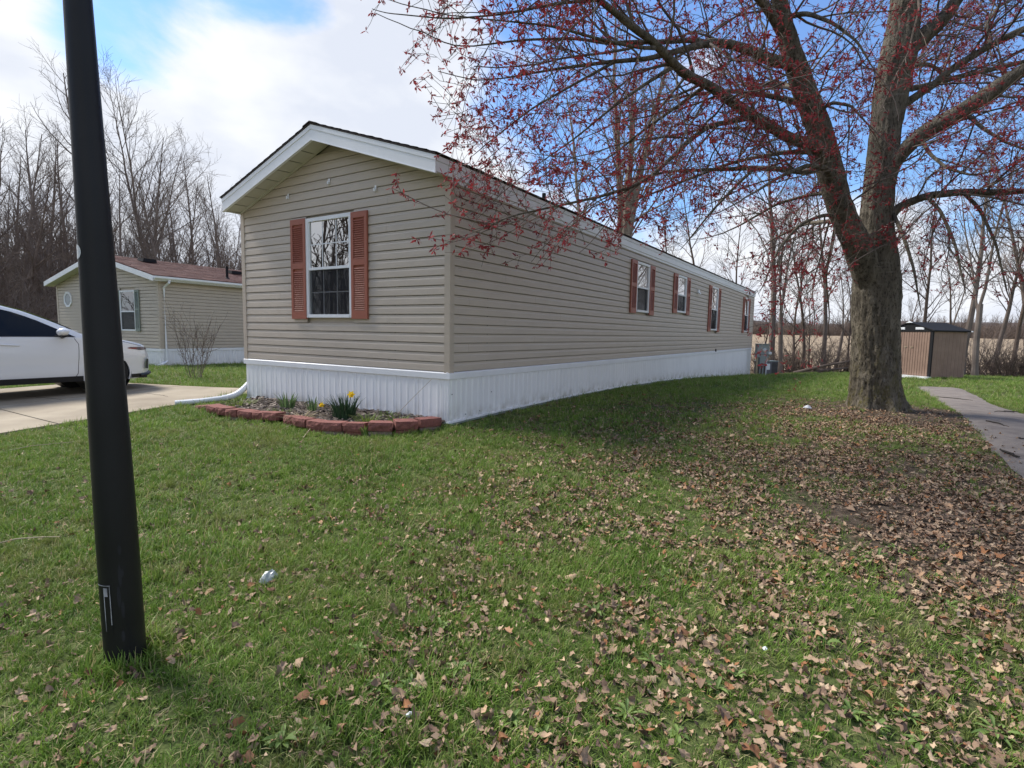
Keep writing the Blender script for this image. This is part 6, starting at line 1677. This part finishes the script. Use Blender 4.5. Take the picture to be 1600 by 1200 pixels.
# ------------------------------------------------------------------ geometry-node scatter
def scatter(name, pts, rot, scl, idx, protos_, parent=None):
    me = bpy.data.meshes.new(name); me.vertices.add(len(pts)); me.vertices.foreach_set('co', np.asarray(pts, np.float32).ravel())
    for nm, ty, arr, key in (('rot', 'FLOAT_VECTOR', rot, 'vector'), ('scl', 'FLOAT', scl, 'value'), ('idx', 'INT', idx, 'value')):
        a = me.attributes.new(nm, ty, 'POINT'); a.data.foreach_set(key, np.asarray(arr, np.int32 if ty == 'INT' else np.float32).ravel())
    o = obj(name, me, parent)
    col = bpy.data.collections.new(name + '_source')
    for q, p in enumerate(protos_):
        p.name = '%s_source_%02d' % (name, q); col.objects.link(p)
    ng = bpy.data.node_groups.new(name, 'GeometryNodeTree')
    ng.interface.new_socket('Geometry', in_out='INPUT', socket_type='NodeSocketGeometry'); ng.interface.new_socket('Geometry', in_out='OUTPUT', socket_type='NodeSocketGeometry')
    gi = N(ng, 'NodeGroupInput'); go = N(ng, 'NodeGroupOutput'); ip = N(ng, 'GeometryNodeInstanceOnPoints'); ci = N(ng, 'GeometryNodeCollectionInfo')
    ci.inputs['Collection'].default_value = col; ci.inputs['Separate Children'].default_value = True; ci.inputs['Reset Children'].default_value = True
    ip.inputs['Pick Instance'].default_value = True
    def attr(nm, dt):
        a = N(ng, 'GeometryNodeInputNamedAttribute', data_type=dt); a.inputs['Name'].default_value = nm; return a.outputs['Attribute']
    l = ng.links.new
    l(gi.outputs[0], ip.inputs['Points']); l(ci.outputs[0], ip.inputs['Instance']); l(attr('idx', 'INT'), ip.inputs['Instance Index'])
    l(attr('rot', 'FLOAT_VECTOR'), ip.inputs['Rotation']); l(attr('scl', 'FLOAT'), ip.inputs['Scale']); l(ip.outputs[0], go.inputs[0])
    md = o.modifiers.new('scatter', 'NODES'); md.node_group = ng
    return o
def src(mb_, mt_): return bpy.data.objects.new('source', mb_.mesh('source', mt_))

# far woods: low bare trees as one mass
rf = np.random.default_rng(31)
ftk = []
for q in range(3):
    tk, cw = bare_tree(400 + q, H=13, r0=.16, n1=16, spread=.6, start=.2, L3=False, thin=3.2); 
    for a, b, c, d in zip(cw.v, cw.f, cw.mi, cw.t): tk.add(a, b - 0, 0) if False else None
    base = tk.n
    off = 0
    for a, b in zip(cw.v, cw.f):
        tk.v.append(a); tk.f.append(b + base); tk.mi.append(np.zeros(len(b), int)); tk.t.append(np.full(len(a), .5))
    tk.n += cw.n
    ftk.append(src(tk, m_bark_dk))
pts = []
for q in range(900):      # beyond the field, right
    a = rf.uniform(R(-6), R(62)); d = rf.uniform(330, 400); pts.append((d * math.sin(a), d * math.cos(a), .78))
for q in range(420):      # behind the left wood
    px = rf.uniform(-260, 430); Y = rf.uniform(58, 105); p = at(px, 600, Y); pts.append((p[0], p[1], rf.uniform(.75, 1.15) if px < 140 else rf.uniform(.6, .9)))
for q in range(70):       # across the street, seen in the windows only
    a = rf.uniform(R(200), R(285)); d = rf.uniform(20, 45); pts.append((d * math.sin(a), d * math.cos(a), rf.uniform(.7, 1.2)))
for q in range(60):       # left and right beyond the frame
    a = rf.choice([rf.uniform(R(-100), R(-55)), rf.uniform(R(62), R(110))]); d = rf.uniform(45, 90); pts.append((d * math.sin(a), d * math.cos(a), rf.uniform(.8, 1.2)))
pts = np.array(pts); PZ = np.stack([pts[:, 0], pts[:, 1], gz(pts[:, 0], pts[:, 1])], 1); n = len(PZ)
rot = np.stack([np.zeros(n), np.zeros(n), rf.uniform(0, 6.28, n)], 1); sc = pts[:, 2] * rf.uniform(.85, 1.2, n)
tag(scatter('far_woods', PZ, rot, sc, rf.integers(0, 3, n), ftk), kind='stuff')
# undergrowth mass under the far woods and left wood
shm = []
for q in range(2):
    m_ = MB(); r_ = np.random.default_rng(500 + q)
    for w in range(46):
        a = r_.uniform(0, 6.28); p = np.array([math.cos(a), math.sin(a), 0]) * r_.uniform(0, .9); d = norm(np.array([r_.normal(0, .35), r_.normal(0, .35), 1])); ln = r_.uniform(1, 2.6)
        m_.tube(np.array([p, p + d * ln * .5 + r_.normal(0, .06, 3), p + d * ln + r_.normal(0, .15, 3)]), [.022, .015, .006], 3, cap=False)
    shm.append(src(m_, m_bark_dk))
pts = []
for q in range(900):
    px = rf.uniform(-260, 430); Y = rf.uniform(44, 90); p = at(px, 600, Y); pts.append((p[0], p[1], rf.uniform(1.2, 2.6)))
for q in range(700):
    a = rf.uniform(R(-6), R(62)); d = rf.uniform(322, 352); pts.append((d * math.sin(a), d * math.cos(a), rf.uniform(2.2, 3.4)))
pts = np.array(pts); n = len(pts); PZ = np.stack([pts[:, 0], pts[:, 1], gz(pts[:, 0], pts[:, 1]) - .1], 1)
tag(scatter('undergrowth', PZ, np.stack([np.zeros(n), np.zeros(n), rf.uniform(0, 6.28, n)], 1), pts[:, 2], rf.integers(0, 2, n), shm), kind='stuff')
# distant wooded rise behind the field
hx = np.linspace(R(-20), R(75), 160); m_ = MB(); v = []
for a in hx:
    h = 7.5 + 3.5 * mnoise.noise(Vector((a * 9, 0, 0))) + 2 * mnoise.noise(Vector((a * 40, 3, 0))) + 2.5 * max(0, (a - R(20)))
    for d, z in ((345, -3), (352, h * .75), (372, h), (520, h * .9 + 1), (530, -4)): v.append((d * math.sin(a), d * math.cos(a), gz(d * math.sin(a), d * math.cos(a)) + max(z, -4)))
m_.add(v, [(i_ * 5 + j_, (i_ + 1) * 5 + j_, (i_ + 1) * 5 + j_ + 1, i_ * 5 + j_ + 1) for i_ in range(159) for j_ in range(4)])
tag(m_.build('hill', mat('wooded_rise', S(60, 52, 50), S(90, 79, 74), rough=1, scale=.12, detail=9, stretch=(1, 1, 2)), smooth=True), kind='structure')

# ------------------------------------------------------------------ grass
rgs = np.random.default_rng(90)
def tuft(seed, n, h, w, spread, bend, dry=.0):
    r_ = random.Random(seed); m_ = MB()
    for q in range(n):
        a = r_.uniform(0, 6.283); rr = spread * math.sqrt(r_.random())
        blade(m_, (rr * math.cos(a), rr * math.sin(a), -.005), r_.uniform(0, 6.283), h * r_.uniform(.45, 1.1), w * r_.uniform(.7, 1.2), bend * r_.uniform(.3, 1.6), r_.random(), n=4, flat=r_.uniform(-.8, .8))
    return m_
gsrc = [src(tuft(600, 16, .065, .0022, .045, .8), m_grass), src(tuft(601, 14, .080, .0024, .04, .7), m_grass), src(tuft(602, 18, .05, .0022, .05, 1.0), m_grass), src(tuft(603, 10, .10, .0026, .03, .6), m_grass),
        src(tuft(604, 14, .05, .0020, .05, 1.6), m_straw)]
hedge = huv
def blocked(x, y):
    u_, v_ = huv(x, y); b = (u_ > -.02) & (u_ < HL) & (v_ > -.03) & (v_ < HW + .05)
    b |= in_poly(x, y, DW_POLY); b |= in_poly(x, y, PATH_POLY); b |= in_poly(x, y, BED_POLY)
    d = np.stack([x - C2[0], y - C2[1]], -1); u2_ = d @ U2; v2_ = d @ V2; b |= (u2_ > -.02) & (u2_ < L2) & (v2_ > -.02) & (v2_ < W2)
    dx = x - sk[0]; dy = y - sk[1]; xs = dx * math.cos(saz) + dy * math.sin(saz); ys = -dx * math.sin(saz) + dy * math.cos(saz); b |= (xs > -.1) & (xs < SHL) & (ys > 0) & (ys < SHW)
    b |= np.hypot(x - TREE_XY[0], y - TREE_XY[1]) < .5
    b |= np.hypot(x - pb[0], y - pb[1]) < .085
    return b
def pnoise(x, y, s, seed):
    return np.array([mnoise.noise(Vector((a * s + seed, b * s, seed * .37))) for a, b in zip(x, y)])
GP = []; GR_ = []; GS = []; GI = []
def grass_zone(y0, y1, dens, s0, s1, xm=1.12):
    area_n = int(dens * (y1 - y0) * xm * (y0 + y1 + 1.6)); yy_ = y0 + (y1 - y0) * np.sqrt(rgs.random(area_n)) if y0 < 1 else np.sqrt(rgs.uniform(y0 ** 2, y1 ** 2, area_n))
    xx = rgs.uniform(-1, 1, area_n) * (xm * yy_ + .8)
    k = ~blocked(xx, yy_); k &= yy_ < 27.5 + .03 * xx + rgs.normal(0, .3, area_n) + 6 * (xx < 2)
    s = soil_amt(xx, yy_); pn = pnoise(xx, yy_, 1.1, 4.2); pn2 = pnoise(xx, yy_, .45, 9.1)
    keep = rgs.random(area_n) > np.clip(s * 1.15 + .28 * pn * (s > .05), 0, .96)
    k &= keep; xx, yy_, s, pn, pn2 = xx[k], yy_[k], s[k], pn[k], pn2[k]; n = len(xx)
    GP.append(np.stack([xx, yy_, gz(xx, yy_)], 1)); GR_.append(np.stack([rgs.normal(0, .12, n), rgs.normal(0, .12, n), rgs.uniform(0, 6.28, n)], 1))
    GS.append(rgs.uniform(s0, s1, n) * (1 + .35 * pn) * (1 - .25 * s)); idx = rgs.integers(0, 3, n); idx[rgs.random(n) < .10 + .1 * (pn > .2)] = 3
    idx[rgs.random(n) < .11 + .30 * s + .45 * (pn2 > .22) * rgs.random(n) + .25 * (pn > .30)] = 4; GI.append(idx)
grass_zone(.9, 3.5, 950, .65, 1.1); grass_zone(3.5, 7, 520, .8, 1.2); grass_zone(7, 13, 200, 1.0, 1.5); grass_zone(13, 34, 45, 1.5, 2.0)
a = rgs.uniform(0, 6.28, 70); q = rgs.uniform(.085, .15, 70); x_ = pb[0] + q * np.cos(a); y_ = pb[1] + q * np.sin(a)
GP.append(np.stack([x_, y_, gz(x_, y_)], 1)); GR_.append(np.stack([rgs.normal(0, .1, 70), rgs.normal(0, .1, 70), a], 1)); GS.append(rgs.uniform(.8, 1.35, 70)); GI.append(rgs.choice([1, 3, 3, 0], 70))
gp = np.concatenate(GP); print('grass tufts', len(gp))
tag(scatter('grass', gp, np.concatenate(GR_), np.concatenate(GS), np.concatenate(GI), gsrc), kind='stuff')

# ------------------------------------------------------------------ fallen leaves
def leaf_variant(seed):
    r_ = random.Random(seed); m_ = MB()
    lob = [(0, -.50), (.16, -.34), (.42, -.36), (.30, -.10), (.52, .10), (.24, .18), (.22, .36), (.0, .62), (-.22, .36), (-.24, .18), (-.52, .10), (-.30, -.10), (-.42, -.36), (-.16, -.34)]
    narrow = r_.uniform(.4, 1.0); cx = r_.uniform(-2.6, 2.6); cy = r_.uniform(-1.8, 1.8); tw_ = r_.uniform(-1.8, 1.8); blunt = r_.uniform(.25, .8)
    lob = [(x + (.36 * x / (math.hypot(x, y) + .01) - x) * blunt, y + (.36 * y / (math.hypot(x, y) + .01) - y) * blunt) for x, y in lob]
    v = [(0, 0, 0)]
    for x, y in lob:
        x = x * narrow * r_.uniform(.85, 1.1); y = y * r_.uniform(.85, 1.1); v.append((x * .09, y * .09, .09 * (cx * x * x + cy * y * y + tw_ * x * y + r_.uniform(-.09, .09))))
    n = len(lob); m_.add(v, [(0, 1 + q, 1 + (q + 1) % n) for q in range(n)]); return m_
LV = [leaf_variant(q) for q in range(14)]
def leaf_dens(x, y):
    d = 1.0 * np.exp(-(((x - 3.6) / 2.6) ** 2 + ((y - 4.0) / 2.3) ** 2)) + .75 * np.exp(-(((x - 5.6) / 2.6) ** 2 + ((y - 6.2) / 2.6) ** 2)) + .42 * np.exp(-(((x - 1.4) / 1.7) ** 2 + ((y - 5.2) / 2.4) ** 2)) + .36 * np.exp(-(((x - .8) / 2.4) ** 2 + ((y - 2.6) / 1.6) ** 2)) + .55 * np.exp(-(((x - 2.6) / 1.6) ** 2 + ((y - 2.4) / 1.5) ** 2))
    d *= 1.1
    d += 1.5 * np.exp(-(((x - 3.2) / 1.6) ** 2 + ((y - 3.8) / 1.4) ** 2)) + .10 * np.exp(-(((x - 1.7) / 1.2) ** 2 + ((y - 2.2) / .8) ** 2))
    d += .40 * np.exp(-(((x - 4.6) / 2.2) ** 2 + ((y - 9.) / 1.7) ** 2)) + .10 * (y < 3.2) + .045 * (y < 5) + .010 * (y < 9) + .22 * np.exp(-(((x - 1.2) / 2.0) ** 2 + ((y - 4.2) / 2.2) ** 2))
    return d
n = 190000; yy_ = np.sqrt(rgs.uniform(1.0, 11.5 ** 2, n)); xx = rgs.uniform(-1, 1, n) * (1.12 * yy_ + .6)
cl = pnoise(xx, yy_, 1.7, 2.2); cl2 = pnoise(xx, yy_, 4.5, 7.7)
k = rgs.random(n) < np.clip(leaf_dens(xx, yy_) * np.clip(.62 + 1.3 * cl + .9 * cl2, .04, 2.2), 0, 1)
k &= ~blocked(xx, yy_) | (in_poly(xx, yy_, PATH_POLY) & (rgs.random(n) < .12)); xx, yy_ = xx[k], yy_[k]; n = len(xx); print('leaves', n)
order = np.argsort(np.hypot(xx, yy_)); near = [i_ for i_ in order if abs(xx[i_]) < .94 * yy_[i_] and yy_[i_] > 1.9][:300]
nearset = set(near)
lfl = 1 - .5 * np.clip(soil_amt(xx, yy_), 0, 1); lrot = np.stack([rgs.normal(0, .5, n) * lfl, rgs.normal(0, .5, n) * lfl, rgs.uniform(0, 6.28, n)], 1); lsc = (.22 + .44 * rgs.random(n) ** 1.2) * np.where(rgs.random(n) < .10, 1.5, 1); lz = gz(xx, yy_) + .007 + .029 * rgs.random(n)
lme = [m_.mesh('fallen_leaf', m_leaf, True) for m_ in LV]
for i_ in near:
    o = obj('fallen_leaf', lme[int(rgs.integers(0, 14))], lawn, (xx[i_], yy_[i_], lz[i_])); o.rotation_euler = tuple(lrot[i_]); s = lsc[i_]; o.scale = (s, s, s)
far = [i_ for i_ in range(n) if i_ not in nearset]; lm = MB()
for i_ in far:
    m_ = LV[int(rgs.integers(0, 14))]; a, b, c = lrot[i_]; Rm = np.array(Matrix.Rotation(c, 3, 'Z') @ Matrix.Rotation(b, 3, 'Y') @ Matrix.Rotation(a, 3, 'X'))
    lm.add(m_.v[0] @ Rm.T * lsc[i_] + np.array([xx[i_], yy_[i_], lz[i_]]), m_.f[0], tone=rgs.random())
tag(lm.build('leaf_litter', m_leaf, smooth=True), kind='stuff')

n2_ = 60000; yy_ = np.sqrt(rgs.uniform(1.0, 12.5 ** 2, n2_)); xx = rgs.uniform(-1, 1, n2_) * (1.12 * yy_ + .6)
k = (rgs.random(n2_) < np.clip(.10 + 1.2 * leaf_dens(xx, yy_), 0, 1)) & ~blocked(xx, yy_); xx, yy_ = xx[k], yy_[k]; n2_ = len(xx)
c0 = np.stack([xx, yy_, gz(xx, yy_) + .012 + .022 * rgs.random(n2_)], 1); a = rgs.uniform(0, 6.28, n2_); l_ = rgs.uniform(.006, .022, n2_); w_ = l_ * rgs.uniform(.12, .6, n2_)
d1 = np.stack([np.cos(a), np.sin(a), rgs.normal(0, .35, n2_)], 1) * l_[:, None]; d2 = np.stack([-np.sin(a), np.cos(a), rgs.normal(0, .35, n2_)], 1) * w_[:, None]
db = MB(); db.add(np.stack([c0 - d1, c0 + d2, c0 + d1, c0 - d2], 1).reshape(-1, 3), np.arange(4 * n2_).reshape(-1, 4), tone=np.repeat(rgs.random(n2_), 4))
tag(db.build('leaf_crumbs', m_leaf), kind='stuff')
# ------------------------------------------------------------------ weeds
def weed(seed, n, ln, w):
    r_ = random.Random(seed); m_ = MB()
    for q in range(n):
        a = 6.283 * q / n + r_.uniform(-.3, .3); L_ = ln * r_.uniform(.55, 1.1); el = r_.uniform(.25, .95); d = np.array([math.cos(a), math.sin(a), 0]); sdv = np.array([-math.sin(a), math.cos(a), 0]); v = []
        for k in range(6):
            t = k / 5; ww = w * (.25 + 1.1 * t - 1.25 * t ** 4) * r_.uniform(.75, 1.25); z = L_ * (math.sin(el) * t - .45 * t * t); c_ = d * L_ * math.cos(el) * t + np.array([0, 0, z + .004]); v += [c_ - sdv * ww + np.array([0, 0, ww * .4]), c_, c_ + sdv * ww + np.array([0, 0, ww * .4])]
        m_.add(v, [(3 * k + j_, 3 * k + j_ + 1, 3 * k + j_ + 4, 3 * k + j_ + 3) for k in range(5) for j_ in range(2)], tone=r_.random())
    return m_.mesh('weed_plant', m_weed)
wm = [weed(700 + q, nn, l_, w_) for q, (nn, l_, w_) in enumerate(((11, .085, .010), (8, .07, .009), (14, .10, .008), (7, .06, .012)))]
wl_px = [(1372, 872), (1345, 880), (1400, 862), (1285, 995), (1290, 1010), (1465, 905), (1480, 950), (1380, 940), (1330, 1120), (1370, 1140), (1420, 1125), (1440, 1165), (1120, 1080), (1150, 1060), (595, 1075), (615, 1100), (640, 1080), (560, 1020), (715, 1050), (735, 1065), (930, 960), (1040, 900), (1205, 760), (1180, 735), (800, 1130), (850, 1155), (980, 1120), (500, 1150), (440, 1165), (1520, 1010), (1555, 1150), (1250, 905), (1480, 770), (690, 985), (1020, 1040), (1060, 1150)]
for q, (px, py) in enumerate(wl_px):
    p = atg(px, py); o = obj('weed_plant', wm[q % 4], None, (p[0], p[1], p[2] + .005), rt.uniform(0, 6.28)); s = rt.uniform(.8, 1.3); o.scale = (s, s, s)
    tag(o, 'bright green broad-leaved weed growing among the dead leaves of the lawn', 'weed', 'weeds in the lawn')
